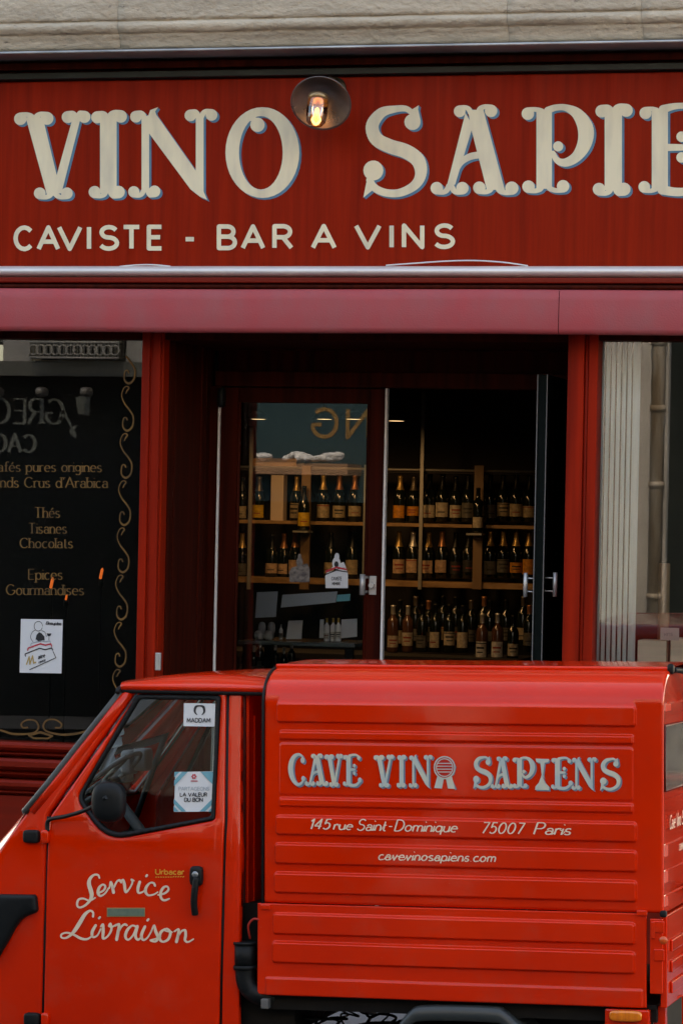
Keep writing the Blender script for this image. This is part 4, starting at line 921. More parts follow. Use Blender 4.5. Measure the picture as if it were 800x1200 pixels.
# door furniture and writing
def dmap(px, py, d): x, z = TF(px, py, ys); return (x, dsurf(x, z) - d, z)
hx, hz = TF(232, 1026, ys); hy = dsurf(hx, hz); b = MB(); b.sup((hx, hy - .010, hz), (.023, .018, .034), .5)
pa = [dmap(px, py, d) for px, py, d in ((233, 1028, .022), (231.5, 1044, .028), (230.5, 1058, .026), (231, 1071, .018))]; b.tube(catmull(pa, 5), [.012] * 16, 10); hd = b.build('handle', BLACK, cdoor)
b = MB(); b.lathe([(.001, .004), (.010, .003), (.012, 0)], (hx, hy - .027, hz + .006), (0, -1, 0), 14); b.build('lock', mat('grey_lock', (.25, .27, .28), .35, metal=.6), hd)
sv = MB()
cv = lambda L: [(60 + x / 4.21, 1010 + y / 4.21, ww / 4.21) for x, y, ww in L]
scr = [
 [(243, 78, 9), (236, 64, 10), (215, 64, 11), (196, 84, 16), (192, 110, 20), (201, 140, 21), (205, 165, 19), (196, 190, 14), (172, 214, 11), (147, 224, 10), (134, 212, 11), (140, 186, 11), (165, 180, 9), (195, 190, 8), (222, 176, 8)],
 [(234, 154, 8), (262, 141, 10), (272, 121, 11), (260, 111, 9), (243, 124, 13), (236, 150, 15), (247, 167, 11), (270, 155, 8), (288, 128, 8)], [(292, 128, 8), (298, 98, 10), (306, 118, 14), (312, 150, 15)], [(312, 130, 9), (328, 97, 9), (342, 90, 12), (350, 100, 11)],
 [(352, 92, 9), (360, 88, 10), (366, 112, 15), (372, 148, 12), (392, 128, 8), (405, 100, 9), (400, 86, 9), (412, 92, 8)], [(441, 98, 14), (432, 130, 15), (436, 152, 11), (458, 146, 8), (474, 130, 7)], [(473, 70, 11), (477, 65, 11)],
 [(516, 116, 12), (510, 104, 10), (492, 103, 9), (473, 124, 14), (470, 148, 14), (484, 164, 10), (510, 160, 8), (530, 148, 7)], [(532, 162, 8), (562, 155, 10), (582, 138, 11), (578, 122, 9), (560, 124, 12), (545, 148, 14), (546, 176, 13), (562, 189, 11), (586, 181, 8)],
 [(212, 268, 11), (212, 248, 10), (196, 240, 11), (172, 258, 17), (150, 294, 20), (126, 332, 19), (104, 358, 13), (78, 374, 10), (57, 371, 9), (58, 356, 9), (84, 348, 9), (118, 358, 11), (152, 376, 13), (182, 380, 10), (206, 366, 8)],
 [(225, 312, 13), (208, 344, 15), (211, 369, 11), (233, 362, 8), (250, 330, 8)], [(241, 277, 11), (246, 272, 11)], [(250, 318, 8), (261, 308, 12), (262, 345, 15), (262, 376, 12), (284, 366, 9), (302, 334, 11), (298, 304, 11), (290, 316, 9), (308, 318, 8), (326, 308, 8)],
 [(322, 314, 8), (340, 307, 12), (336, 340, 15), (328, 382, 15)], [(334, 352, 8), (352, 318, 9), (368, 307, 11), (378, 312, 10)], [(428, 322, 11), (406, 313, 9), (382, 333, 14), (371, 365, 14), (384, 383, 10), (408, 362, 9), (430, 316, 13), (420, 360, 15), (432, 383, 11), (452, 368, 8)],
 [(467, 318, 13), (450, 360, 15), (459, 384, 11), (480, 372, 8), (500, 338, 8)], [(479, 288, 11), (484, 282, 11)], [(500, 338, 8), (512, 312, 9), (520, 342, 15), (531, 372, 14), (519, 391, 11), (494, 386, 9), (520, 378, 7), (544, 366, 8)],
 [(566, 330, 10), (545, 346, 14), (539, 378, 14), (556, 393, 10), (582, 380, 13), (592, 348, 13), (576, 329, 10), (566, 338, 8), (600, 346, 8)], [(612, 342, 8), (632, 332, 11), (630, 360, 14), (622, 393, 15)], [(626, 376, 8), (646, 342, 9), (664, 337, 12), (667, 360, 14), (664, 386, 12), (680, 394, 9), (705, 380, 7)]]
pc = []
for L in scr: paint(sv, ribbon(cv(L), smooth=5), lambda x, y: dmap(x, y, .0035))
sv.build('lettering', CREAM2, cdoor)
b = MB(); pc, wd = text('Urbacar', 6.2, 1.3, gap=.22); paint(b, pc, lambda x, y: dmap(183.5 + x * 33 / wd, 1024.5 - y, .0035))
for i in range(12): paint(b, [[(183 + i * 2.9, 1027), (185 + i * 2.9, 1027 - (.8 if i > 6 else 0)), (185 + i * 2.9, 1028.2 - (.8 if i > 6 else 0)), (183 + i * 2.9, 1028.2)]], lambda x, y: dmap(x, y, .0035))
b.build('yellow_lettering', mat('yellow_vinyl', (.75, .30, .03), .5), cdoor)
b = MB(); paint(b, [[(126.5, 1063.5), (171, 1063.5), (171, 1074), (126.5, 1074)]], lambda x, y: dmap(x, y, .0035)); b.build('plate_border', mat('plate_gold', (.35, .25, .10), .5), cdoor)
b = MB(); paint(b, [[(127.6, 1064.6), (169.9, 1064.6), (169.9, 1072.9), (127.6, 1072.9)]], lambda x, y: dmap(x, y, .005)); b.build('green_plate', mat('plate_green', (.13, .19, .14), .5, col2=(.10, .16, .12), scale=(60, 60, 60)), cdoor)
# stickers on the pane
def smap(px, py, d): x, z = TF(px, py, ys); return (x, gs(x, z) - d, z)
b = MB(); paint(b, [[(215.5, 824), (252.5, 824.5), (251.5, 851.5), (215, 851)]], lambda x, y: smap(x, y, .003)); s1 = b.build('white_sticker', PAPER, cdoor)
b = MB(); pq = ribbon([(231, 837.5, 1), (228.5, 834, 2.2), (229.5, 828.5, 2.8), (234, 827, 1.6), (238.5, 828.5, 2.8), (239.5, 834, 2.2), (237, 837.5, 1)], smooth=4); paint(b, pq, lambda x, y: smap(x, y, .005))
pc, wd = text('MADDAM', 4.8, .95, gap=.22); paint(b, pc, lambda x, y: smap(219.5 + x * 27 / wd, 846.5 - y, .005)); b.build('artwork', INK, s1)
b = MB(); paint(b, [[(205.5, 904.5), (251.3, 904), (249.8, 951), (204, 951.5)]], lambda x, y: smap(x, y, .003)); s2 = b.build('blue_sticker', PAPER, cdoor)
b = MB(); tq = lambda u, v: smap(204.6 + u * 46 + (1 - v) * .8 * 0 - (v) * .9, 904.4 + v * 46.5, .005)
for L in ([(0, 0), (.13, 0), (0, .14)], [(.2, 0), (.34, 0), (0, .36), (0, .22)], [(.66, 0), (1, 0), (1, .34)], [(0, .68), (.32, 1), (.2, 1), (0, .8)], [(0, .86), (.13, 1), (0, 1)], [(1, .66), (1, .8), (.8, 1), (.66, 1)], [(1, .87), (1, 1), (.88, 1)]): paint(b, [L], tq)
b.build('teal_pattern', TEALINK, s2)
b = MB()
for a in range(6): paint(b, [disc(.5 + .045 * math.cos(a * math.pi / 3), .12 + .045 * math.sin(a * math.pi / 3), .024, 8)], tq)
paint(b, [[(.42, .22), (.6, .22), (.6, .245), (.42, .245)]], tq); b.build('red_rosette', REDINK, s2)
b = MB(); pc, wd = text('PARTAGEONS', .085, .014, gap=.18); paint(b, pc, lambda x, y: tq(.12 + x * .77 / wd, .47 - y)); b.build('grey_lettering', GREYINK, s2)
b = MB()
for s_, u0_, u1_, v0_ in (('LA VALEUR', .16, .84, .62), ('DU BON', .27, .73, .75)):
    pc, wd = text(s_, .09, .02, gap=.18); paint(b, pc, lambda x, y: tq(u0_ + x * (u1_ - u0_) / wd, v0_ - y))
b.build('black_lettering', INK, s2)
# inside the cab
def tc3(px, py, y): x, z = T(px, py, y); return (x, y, z)
b = MB(); cw = Vector(tc3(122, 915, .55)); axw = Vector((-.62, 0, .78)).normalized(); e1 = Vector((0, 1, 0)); e2 = axw.cross(e1)
b.tube([cw + (e1 * math.cos(a) + e2 * math.sin(a)) * .165 for a in [i * math.pi / 18 for i in range(36)]], .009, 10, closed=True)
for a in (0, 2.1, 4.2): b.tube([cw, cw + (e1 * math.cos(a) + e2 * math.sin(a)) * .17], .010, 8)
b.tube([cw, cw - axw * .5], .02, 10); b.build('steering_wheel', mat('grey_wheel', (.10, .105, .11), .45), van)
b = MB()
for (px, py, y, sx, sz) in ((152, 893, .72, .022, .045), (168, 890, .75, .026, .042), (143, 908, .8, .035, .028)): b.sup(tc3(px, py, y), (sx, .05, sz), .35)
b.tube([tc3(110, 912, .7), tc3(160, 880, .75)], .012, 8); b.build('dashboard_switches', mat('pale_grey_plastic', (.26, .28, .30), .5), van)
b = MB(); x, z = T(70, 990, .2); b.box(x - .02, x + .18, .12, W - .12, z - .10, z + .0); b.build('dashboard', BLACK, van, bevel=.02)
b = MB(); xa, za_ = T(225, 1010, .3); b.sup((xa + .03, W / 2, za_ - .22), (.22, .50, .07), .4); b.sup((xa + .17, W / 2, za_ + .0), (.05, .50, .20), .4); b.build('seat', mat('dark_red_seat', (.06, .008, .007), .6), van)
b = MB(); b.tube([tc3(196, 855, 1.12), tc3(150, 985, .95)], .012, 8); b.build('seat_belt', RUBBER, van)
# air intake hose between cab and box
b = MB(); y = .03; h0 = tc3(287, 1106, y); h1 = tc3(287.5, 1133, y); b.tube([h0, h1], .037, 18); b.tube([tc3(287, 1106.5, y), tc3(287, 1103.5, y)], .041, 18); b.tube([tc3(287.4, 1131, y), tc3(287.5, 1136, y)], .041, 18)
b.tube(catmull([h1, tc3(288, 1148, y), tc3(294, 1160, y), tc3(306, 1167, y), tc3(326, 1170, y + .05)], 6), .034, 16); b.build('air_intake', BLACK, van)
b = MB(); b.tube(catmull([tc3(293, 1100, .02), tc3(291, 1085, .0), tc3(297, 1077, .0), tc3(304, 1078, .0)], 5), .004, 6); b.build('cable', mat('red_cable', (.4, .02, .01), .5), van)
# chassis, wheels, guards, side light, loose wires
b = MB(); za_ = zbot + .004; xg0, xg1 = T(322, 1180, .05)[0], T(770, 1185, .05)[0]
b.box(xg0 - .05, xg1, .03, .09, za_ - .055, za_); b.box(xg0 - .05, xg1, W - .09, W - .03, za_ - .055, za_); b.box(xg0 - .1, xg1, .02, W - .02, za_ - .012, za_ + .004)
b.box(xg0 + .45, xg1 - .05, .25, W - .25, za_ - .20, za_ - .02); b.box(xe - .02, xg0 + .06, .09, W - .09, za_ - .14, za_ + .3); b.build('chassis', CHASSIS, van)
b = MB(); xw = T(545, 1200, 0)[0]
pa = [tc3(462, 1206, .0), tc3(480, 1184, .0), tc3(498, 1177, .0), tc3(574, 1178.5, .0), tc3(592, 1184, .0), tc3(622, 1212, .0)]
rows = [[Vector(q) + Vector((0, dy, dz)) for q in catmull(pa, 5)] for dy, dz in ((.30, -.02), (.04, -.004), (.0, -.002), (-.018, -.012), (-.02, -.05), (-.012, -.055))]
b.grid(rows); b.build('mudguard', mat('dark_grey_plastic', (.03, .038, .04), .4), van)
def wheel_at(x, yc):
    b = MB(); r = .215; b.lathe([(.13, -.05), (.15, -.058), (.19, -.058), (.208, -.045), (r, -.02), (r, .02), (.208, .045), (.19, .058), (.15, .058), (.13, .05)], (x, yc, r), (0, 1, 0), 40); ty = b.build('wheel', RUBBER, van)
    b = MB(); b.lathe([(.001, -.02), (.05, -.02), (.06, -.035), (.10, -.03), (.125, -.05), (.132, -.05), (.132, .05), (.001, .03)], (x, yc, r), (0, 1, 0), 28); b.build('rim', mat('grey_rim', (.4, .4, .4), .4, metal=.5), ty)
wheel_at(xw, .12); wheel_at(xw, W - .12); wheel_at(T(-30, 1200)[0], W / 2)
b = MB(); b.sup((xw - .3, .28, .26), (.22, .12, .12), .6); b.tube(catmull([(xw - .5, .2, .3), (xw - .7, .15, .33), (xw - .95, .2, .30)], 5), .03, 10); b.build('engine', CHASSIS, van)
b = MB(); l0, l1 = tc3(708, 1182, .0), tc3(760, 1203, .0); b.box(l0[0], l1[0], -.002, .05, l1[2] - .02, l0[2]); lb_ = b.build('light_bracket', PAINT, van, bevel=.006)
b = MB(); l0 = tc3(732.5, 1190.5, -.012); b.sup(l0, (.055, .014, .0185), .5); b.build('side_light', mat('amber_lens', (.85, .22, .01), .25, coat=.8, col2=(.75, .16, .01), scale=(120, 3, 3)), lb_)
b = MB(); b.box(*sorted((T(779, 1150)[0], T(786, 1150)[0])), .35, .40, .15, zbot); b.box(xr_ - .04, xr_, .06, .10, .2, zbot); b.build('rear_stay', PAINT, van)
rng = random.Random(11); b = MB()
for k in range(9):
    px = 366 + k * 12; L = [(px + rng.uniform(-26, 26), 1178), (px + rng.uniform(-26, 26), 1187 + rng.uniform(-3, 6)), (px + rng.uniform(-30, 30), 1192 + rng.uniform(-5, 6)), (px + rng.uniform(-26, 26), 1198 + rng.uniform(-6, 6)), (px + rng.uniform(-30, 30), 1215)]
    b.tube(catmull([tc3(x, y, .35 + rng.uniform(-.2, .5)) for x, y in L], 6), rng.uniform(.003, .0065), 6)
b.build('wiring', RUBBER, van)

# ================================================================= INSIDE THE SHOP
SY = 6.05
def bottle(kind, px, py, y, k, label, group, glass_m=BOTTLE, lab=(.55, .45, .30), foil=(.5, .33, .1), scale=1.0, fmetal=.6):
    """a wine bottle with its paper label and neck foil, standing at the pixel of its foot"""
    i_ = int(px * 10) % 7; p = P(px, py, y + .03 * math.sin(px * 2.9)); t = thing(kind, label, 'bottle', p, group); key = (kind, round(scale, 2), glass_m.name)
    b = MB(); s = scale
    if kind == 'champagne_bottle': pr = [(.001, .0), (.040, .0), (.044, .006), (.044, .155), (.040, .185), (.028, .215), (.017, .245), (.0145, .29), (.0165, .295), (.0165, .312), (.001, .314)]
    else: pr = [(.001, .0), (.035, .0), (.0375, .006), (.0375, .19), (.033, .21), (.018, .228), (.0145, .24), (.0140, .29), (.0155, .293), (.0155, .302), (.001, .304)]
    ORIG[t.name] = Vector(); L = [(r * s, h * s) for r, h in pr]
    b.lathe(L, (0, 0, 0), (0, 0, 1), 18); b.build('body', glass_m, t)
    b = MB(); r = (.0446 if kind == 'champagne_bottle' else .0381) * s; rows = []
    hi_ = .118 + .012 * math.sin(px * 3.1); lo_ = .036 + .008 * math.sin(px * 5.3); zsL = [lo_ + (hi_ - lo_) * q for q in (0, .12, .3, .38, .55, .68, .86, .93, 1)]
    for z in zsL: rows.append([(r * math.sin(a), -r * math.cos(a), z * s) for a in [-1.15 + 2.3 * i / 12 for i in range(13)]])
    b.grid(rows); lo = b.build('label', mat('label_%d_%d_%d' % tuple(int(c * 99) for c in lab), lab, .6, col2=tuple(c * .6 for c in lab), scale=(60, 60, 60)), t, recalc=False)
    lo.data.materials.append(INK if i_ % 3 else mat('label_red', (.25, .03, .02), .6))
    for f_ in lo.data.polygons:
        row_, col_ = f_.index // 12, f_.index % 12
        if (row_ == 2 and 3 <= col_ <= 8 and i_ % 4) or (row_ == 4 and 2 <= col_ <= 9 and i_ % 2) or (row_ == 6 and i_ % 5 == 0): f_.material_index = 1
    t.rotation_euler = (0, 0, .35 * math.sin(px * 1.7)); 
    b = MB()
    fr = [(.0285, .214), (.0178, .246), (.0152, .29), (.0172, .295), (.0172, .3125), (.001, .3155)] if kind == 'champagne_bottle' else [(.0150, .245), (.0146, .29), (.0160, .2925), (.0160, .303), (.001, .3055)]
    b.lathe([(q * s, h * s) for q, h in fr], (0, 0, 0), (0, 0, 1), 18); b.build('foil', mat('foil_%d_%d_%d' % tuple(int(c * 99) for c in foil), foil, .35, metal=fmetal), t)
    return t
UL, LL, UR, LR, CR = 'bottles on the upper shelf behind the closed door leaf', 'bottles on the lower shelf behind the closed door leaf', 'bottles on the upper shelf seen through the open doorway', 'bottles on the lower shelf seen through the open doorway', 'bottles on the counter seen through the open doorway'
GO, CO, BK, WH, DG = (.55, .36, .14), (.45, .20, .10), (.012, .012, .012), (.62, .60, .56), (.16, .13, .1)
TAN, YEL, ORA, PAL, PNK, DIM = (.42, .33, .21), (.60, .36, .04), (.62, .24, .03), (.52, .44, .33), (.55, .36, .24), (.12, .11, .09)
ordn = ['first', 'second', 'third', 'fourth', 'fifth', 'sixth', 'seventh', 'eighth', 'ninth', 'tenth']
def rowof(L, py, grp, where, kind='champagne_bottle', y=SY):
    for i, it in enumerate(L):
        px, lab, foil, txt = it[:4]; g = it[4] if len(it) > 4 else BOTTLE; kd = it[5] if len(it) > 5 else kind
        bottle(kd, px, py, y, 1, f'{txt}, {ordn[i]} from left, {where}', grp, g, lab, foil, .95 + .05 * ((int(px * 7.3) % 10) / 10))
rowof([(283, TAN, BK, 'black necked bottle with tan label'), (303, YEL, DG, 'bottle with yellow label'), (347, TAN, GO, 'gold necked bottle beside white gift box'), (378, TAN, GO, 'gold necked bottle with tan label'), (397, TAN, CO, 'copper necked bottle with tan label'), (415, TAN, CO, 'copper necked bottle with tan label')], 612, UL, 'upper shelf behind closed door')
rowof([(283, DIM, GO, 'gold necked bottle with dim label'), (318, PNK, BK, 'dark necked bottle with pinkish label'), (332, PNK, CO, 'pink foiled bottle with pinkish label'), (345, PNK, CO, 'pink foiled bottle with pinkish label'), (387, TAN, BK, 'black necked bottle behind the door sticker'), (412, TAN, BK, 'black necked bottle with tan label')], 679, LL, 'lower shelf behind closed door')
rowof([(468, ORA, GO, 'gold necked bottle with bright orange label'), (484, ORA, DG, 'dark necked bottle with bright orange label'), (502.5, PAL, BK, 'black bottle with pale banded label'), (517.5, PAL, BK, 'black bottle with pale banded label'), (533, PAL, BK, 'black bottle with pale banded label'), (547.5, DIM, BK, 'dim labelled bottle beside wooden post'), (573.5, DIM, BK, 'black bottle with dim grey label'), (588.5, TAN, BK, 'black bottle with tan label'), (604, TAN, BK, 'black bottle with tan label'), (619.5, TAN, BK, 'black bottle with tan label')], 612, UR, 'upper shelf through open doorway')
rowof([(466.5, PNK, GO, 'copper necked bottle with pinkish label'), (483, PNK, WH, 'white necked bottle with pinkish label'), (501.5, PNK, GO, 'gold topped bottle with pinkish label'), (517, PNK, CO, 'copper topped bottle with pinkish label'), (533, BK, BK, 'all black bottle'), (548, BK, BK, 'all black bottle'), (573.5, DIM, GO, 'bright gold necked bottle with dark label'), (588.5, DIM, GO, 'bright gold necked bottle with dark label'), (603.5, ORA, GO, 'bright gold necked bottle with orange label'), (618.5, ORA, GO, 'bright gold necked bottle with orange label')], 678, LR, 'lower shelf through open doorway')
CY = 5.4
rowof([(459.5, PAL, WH, 'white capped bottle with pale label', ROSE), (477, PAL, WH, 'white capped clear bottle with pale label', ROSE), (494, DIM, BK, 'dark bottle with dim label'), (509.5, PAL, BK, 'black necked bottle with pale lilac label'), (525.5, PAL, BK, 'black bottle with a white neck tag'), (541.5, PAL, BK, 'black necked bottle with pale lilac label')], 764, CR, 'counter through open doorway', 'wine_bottle', CY)
rowof([(564, WH, WH, 'white capped rose bottle with square white label', ROSE), (582, WH, WH, 'white capped rose bottle with square white label', ROSE), (600, PAL, BK, 'dark bottle with pale label')], 776, 'bottles at the front of the counter', 'front edge of the counter', 'wine_bottle', CY - .25)
for i, (px, py, dy) in enumerate(((468, 759, .18), (486, 757, .2), (501, 757, .2), (518, 756, .2), (533, 756, .2), (551, 757, .22), (566, 758, .2), (573, 759, .2), (592, 758, .2), (612, 758, .2), (619, 764, .0))):
    bottle('wine_bottle', px, py, CY + dy, 1, f'dark wine bottle, {ordn[i] if i < 10 else "last"} from left in the back row of the counter', 'dark bottles at the back of the counter', BOTTLE, DIM if i % 3 else TAN, (BK, DG, CO, BK)[i % 4], 1.0 + .05 * math.sin(i * 2.3))
for i, (px, py) in enumerate(((287, 792), (297, 795), (311, 796), (304, 789), (322, 793), (332, 797), (341, 791))):
    bottle('wine_bottle', px, py, 3.4, 1, f'pale capped dark bottle, {ordn[i]} from left in the low rack behind the door', 'dark bottles in the low rack', BOTTLE, DIM, WH, .62)
# shelving: uprights, rails and boards
shelf = thing('wall_shelving', 'tall wine shelving of wooden boards and grey uprights on the back wall of the shop', 'shelving', P(450, 760, SY))
XA, XB = X(262, 620, SY), X(662, 620, SY)
for py, th, m in ((614, .022, SHELFWOOD), (681, .038, SHELFWOOD)):
    z = Z(450, py - 1.5, SY); b = MB(); b.box(XA, XB, SY - .13, SY + .2, z - th, z); b.build('shelf_board', m, shelf, bevel=.002)
b = MB(); z = Z(450, 550, SY - .1); b.tube([(XA, SY - .1, z), (XB, SY - .1, z)], .009, 8); b.build('top_rail', GREYMETAL, shelf)
for px, y0_ in ((293, 500), (427.5, 545), (493, 460)):
    b = MB(); x = X(px, 620, SY - .14); b.box(x - .011, x + .011, SY - .15, SY - .131, Z(px, 690, SY), Z(px, y0_, SY)); b.build('upright', GREYMETAL, shelf)
for px in (358, 560):
    b = MB(); x = X(px, 620, SY - .14); b.box(x - .03, x + .03, SY - .151, SY - .131, Z(px, 690, SY), Z(px, 546, SY)); 
    b.build('post', POSTWOOD, shelf)
    zz = Z(px, 622 if px < 400 else 625, SY - .22); b = MB(); b.box(x - .05, x + .05, SY - .27, SY - .151, zz - .012, zz); b.build('bracket', GREYMETAL, shelf)
bottle('champagne_bottle', 355.5, 621.5, SY - .21, 1, 'yellow labelled bottle on a bracket before the shelves, behind the closed door leaf', 'bottles on brackets', BOTTLE, YEL, BK, .92)
bottle('wine_bottle', 559, 624.5, SY - .21, 1, 'pale labelled bottle on a bracket of the wooden post, in the open doorway', 'bottles on brackets', BOTTLE, PAL, BK, .95)
g0, g1_ = P(319, 612, SY), P(335, 557, SY); b = MB(); b.box(g0.x, g1_.x, SY - .05, SY + .04, g0.z + .001, g1_.z)
o = b.build('gift_box', mat('cream_card', (.60, .47, .38), .6), bevel=.003); meta(o, 'tall cream gift box standing among the bottles on the upper shelf', 'gift box')
g0, g1_ = P(299, 548, SY), P(352, 538.5, SY); b = MB(); b.box(g0.x, g1_.x, SY - .10, SY + .1, g0.z + .003, g1_.z); b.box(g0.x - .004, g1_.x + .004, SY - .104, SY + .104, g1_.z - .015, g1_.z + .003)
o = b.build('wine_crate', SHELFWOOD, bevel=.002); meta(o, 'flat wooden wine crate lying on the top rail behind the closed door leaf', 'crate')
b = MB(); zz = g0.z; b.box(XA, XB, SY - .09, SY + .2, zz - .02, zz + .002); b.build('top_board', DARKWALL, shelf)
# counter with cards and small bottles
ctr = thing('shop_counter', 'dark counter in the middle of the shop, bottles and white cards along its top', 'counter', P(450, 800, CY))
zc = Z(450, 764.5, CY); XA2, XB2 = X(268, 620, CY), X(625, 620, CY)
b = MB(); b.box(XA2, XB2, CY - .4, CY + .2, zc - .04, zc); b.box(XA2 + .03, XB2 - .03, CY - .36, CY + .16, .05, zc - .04); b.build('counter_body', DARKWALL, ctr, bevel=.004)
tz = Z(350, 751, 1.9); tb = thing('display_table', 'low glass topped display table with white cards and bottles behind the closed door leaf', 'display table', (X(350, 751, 1.9), 1.9, .05))
b = MB(); xa, xb_ = X(288, 751, 1.9), X(424, 751, 1.9); b.box(xa, xb_, 1.75, 2.25, tz - .02, tz); b.build('table_top', mat('grey_glass_top', (.10, .13, .13), .25), tb, bevel=.003)
for xx in (xa + .04, xb_ - .04):
    for yy in (1.8, 2.2): b = MB(); b.box(xx - .02, xx + .02, yy - .02, yy + .02, .05, tz - .02); b.build('leg', BLACK, tb)
def card(name, L, y, m, label, cat, thick=.006, grp=None, lean=.0):
    pts = [P(px, py, y) for px, py in L]; b = MB(); n = len(pts)
    b.add([(p.x, p.y, p.z) for p in pts] + [(p.x, p.y + thick, p.z) for p in pts], [tuple(range(n)), tuple(reversed(range(n, 2 * n)))] + [(i, (i + 1) % n, n + (i + 1) % n, n + i) for i in range(n)])
    return meta(b.build(name, m), label, cat, grp)
CARDM = mat('grey_white_card', (.72, .76, .8), .7); SIGNM = mat('blue_grey_sign', (.40, .48, .55), .5)
card('price_card', [(335, 749), (353, 749), (354.5, 727), (338, 727.5)], 1.9, CARDM, 'white card leaning on the display table beside a small white bottle', 'card')
card('price_card', [(374, 747.5), (379, 747.5), (379, 726), (375, 726)], 1.95, CARDM, 'narrow white card left of the three gold necked bottles', 'card')
card('price_card', [(399, 748), (418, 746), (418, 725), (400, 726)], 2.0, CARDM, 'white card with an empty dark middle right of the three gold necked bottles', 'card')
card('hanging_sign', [(299, 724), (323, 723), (325, 693), (301, 694)], 1.6, SIGNM, 'small square blue grey sign board with a white lower edge inside the closed door leaf', 'sign board', .01)
card('hanging_sign', [(329, 712), (393, 706), (395, 693), (331, 697)], 1.6, SIGNM, 'long narrow grey sign board hung level inside the closed door leaf', 'sign board', .01)
card('hanging_sign', [(394, 705), (410, 704), (410, 696), (395, 697)], 1.6, mat('turquoise_sign', (.15, .55, .65), .5), 'small turquoise sign at the end of the long grey board', 'sign board', .01)
for i, px in enumerate((382.5, 390, 396)):
    bottle('wine_bottle', px, 751.5, 2.0, 1, f'slim white gold necked bottle, {["left", "middle", "right"][i]} one of three on the display table', 'gold necked bottles on the display table', mat('white_glass', (.8, .82, .84), .3), WH, (.55, .36, .08), .40)
bottle('wine_bottle', 329, 749.5, 1.9, 1, 'small white bottle with round dark mark on the display table beside a card', None, mat('white_glass', (.8, .82, .84), .3), DIM, WH, .26)
for px, lab in ((304, 'left one of two white cloth covered lumps on the display table'), (315, 'right one of two white cloth covered lumps on the display table')):
    p = P(px, 750, 1.95); b = MB(); b.sup((p.x, 1.95, p.z + .026), (.025, .04, .026), .8); b.sup((p.x + .010, 1.96, p.z + .060), (.019, .026, .035), .8); o = b.build('white_bundle', CARDM); meta(o, lab, 'bundle', 'white bundles on the display table')
# lit discs of the shop's ceiling lamps
for px, py, y, lab in ((303, 491, 5.2, 'faint lit ceiling lamp at the left edge of the closed door leaf'), (380, 491, 4.4, 'widest lit ceiling lamp behind the closed door leaf, right of its middle'), (414, 491, 4.9, 'lit ceiling lamp near the right stile of the closed door leaf'), (464, 493, 3.8, 'lit ceiling lamp at the top left of the open doorway')):
    c = P(px, py, y); t = thing('ceiling_lamp', lab, 'ceiling lamp', c, 'lit ceiling lamps inside the shop')
    b = MB(); b.lathe([(.001, .05), (.03, .05), (.06, .03), (.075, .0), (.068, .0), (.001, .004)], c, (0, 0, 1), 20); b.tube([c + Vector((0, 0, .05)), Vector((c.x, c.y, RZ))], .006, 6); b.build('housing', DARKWALL, t)
    b = MB(); b.lathe([(.001, .0), (.045, .0)], c - Vector((0, 0, .002)), (0, 0, 1), 20); b.build('lamp_disc', mat('lit_disc', (1, .8, .6), .5, emit=(1, .72, .42), estr=.45), t)
    l = bpy.data.lights.new('lamp_light', 'SPOT'); l.energy = 2.0; l.color = (1, .62, .30); l.spot_size = R(120); l.shadow_soft_size = .06; l.spot_blend = .6
    lo = bpy.data.objects.new('lamp_light', l); COL.objects.link(lo); lo.parent = t; lo.location = (0, 0, -.03); lo.rotation_euler = (R(32), 0, 0)
# small amber lights glowing in the left window
for (px, py, h, w_, lab) in ((119, 672, 14, 3.4, 'amber lit lamp tallest of three in the dark left window, right of Epices'), (61, 683, 14, 3.6, 'amber lit lamp in the dark left window among the letters of Gourmandises'), (78, 700, 7, 2.4, 'smallest amber lit lamp in the dark left window under Gourmandises')):
    c = P(px, py, .4); t = thing('candle_lamp', lab, 'small lamp', c, 'amber lamps in the left window'); b = MB(); k = .4 / 100
    b.lathe([(.001, -h * k / 2), (w_ * k / 2, -h * k / 2.2), (w_ * k / 2, h * k / 3), (.001, h * k / 2)], c, (.2, 0, 1), 10); b.build('flame', mat('amber_glow', (.5, .1, .02), .5, emit=(1, .22, .05), estr=.12), t)
    b = MB(); b.lathe([(.001, -h * k / 2 - .03), (.012, -h * k / 2 - .03), (.012, -h * k / 2), (.001, -h * k / 2)], c, (0, 0, 1), 10); b.tube([c - Vector((0, 0, h * k / 2 + .03)), (c.x, c.y, Z(60, 873) - .02)], .004, 6); b.build('holder', BLACK, t)
# poster on the left pane
pst = thing('poster', 'white poster with a wine drawing over red and black pages on the left window', 'poster', P(49, 789, GY - .004))
pq = lambda u, v, d=.004: P(23.3 + (73 - 24) * u + 1.6 * v, 788.3 - 63 * v + .8 * u, GY - d)
b = MB(); paint(b, [[(0, 0), (1, 0), (1, 1), (0, 1)]], pq); pap = b.build('paper', PAPER, pst)
ms = [(MB(),) for _ in range(4)]; maitre(ms, lambda u, v: pq(u, v, .006))
pc, wd = text('Beaujolais', .055, .014, .01, gap=.12, shear=.25); paint(ms[0][0], pc, lambda x, y: pq(.60 + x * .36 / wd, .905 + y - .03 * x, .006))
for (m_,), nm, mt in zip(ms, ('ink_drawing', 'red_pages', 'gold_initial', 'grey_pages'), (INK, REDINK, mat('gold_ink', (.42, .28, .08), .6), GREYINK)): m_.build(nm, mt, pap)

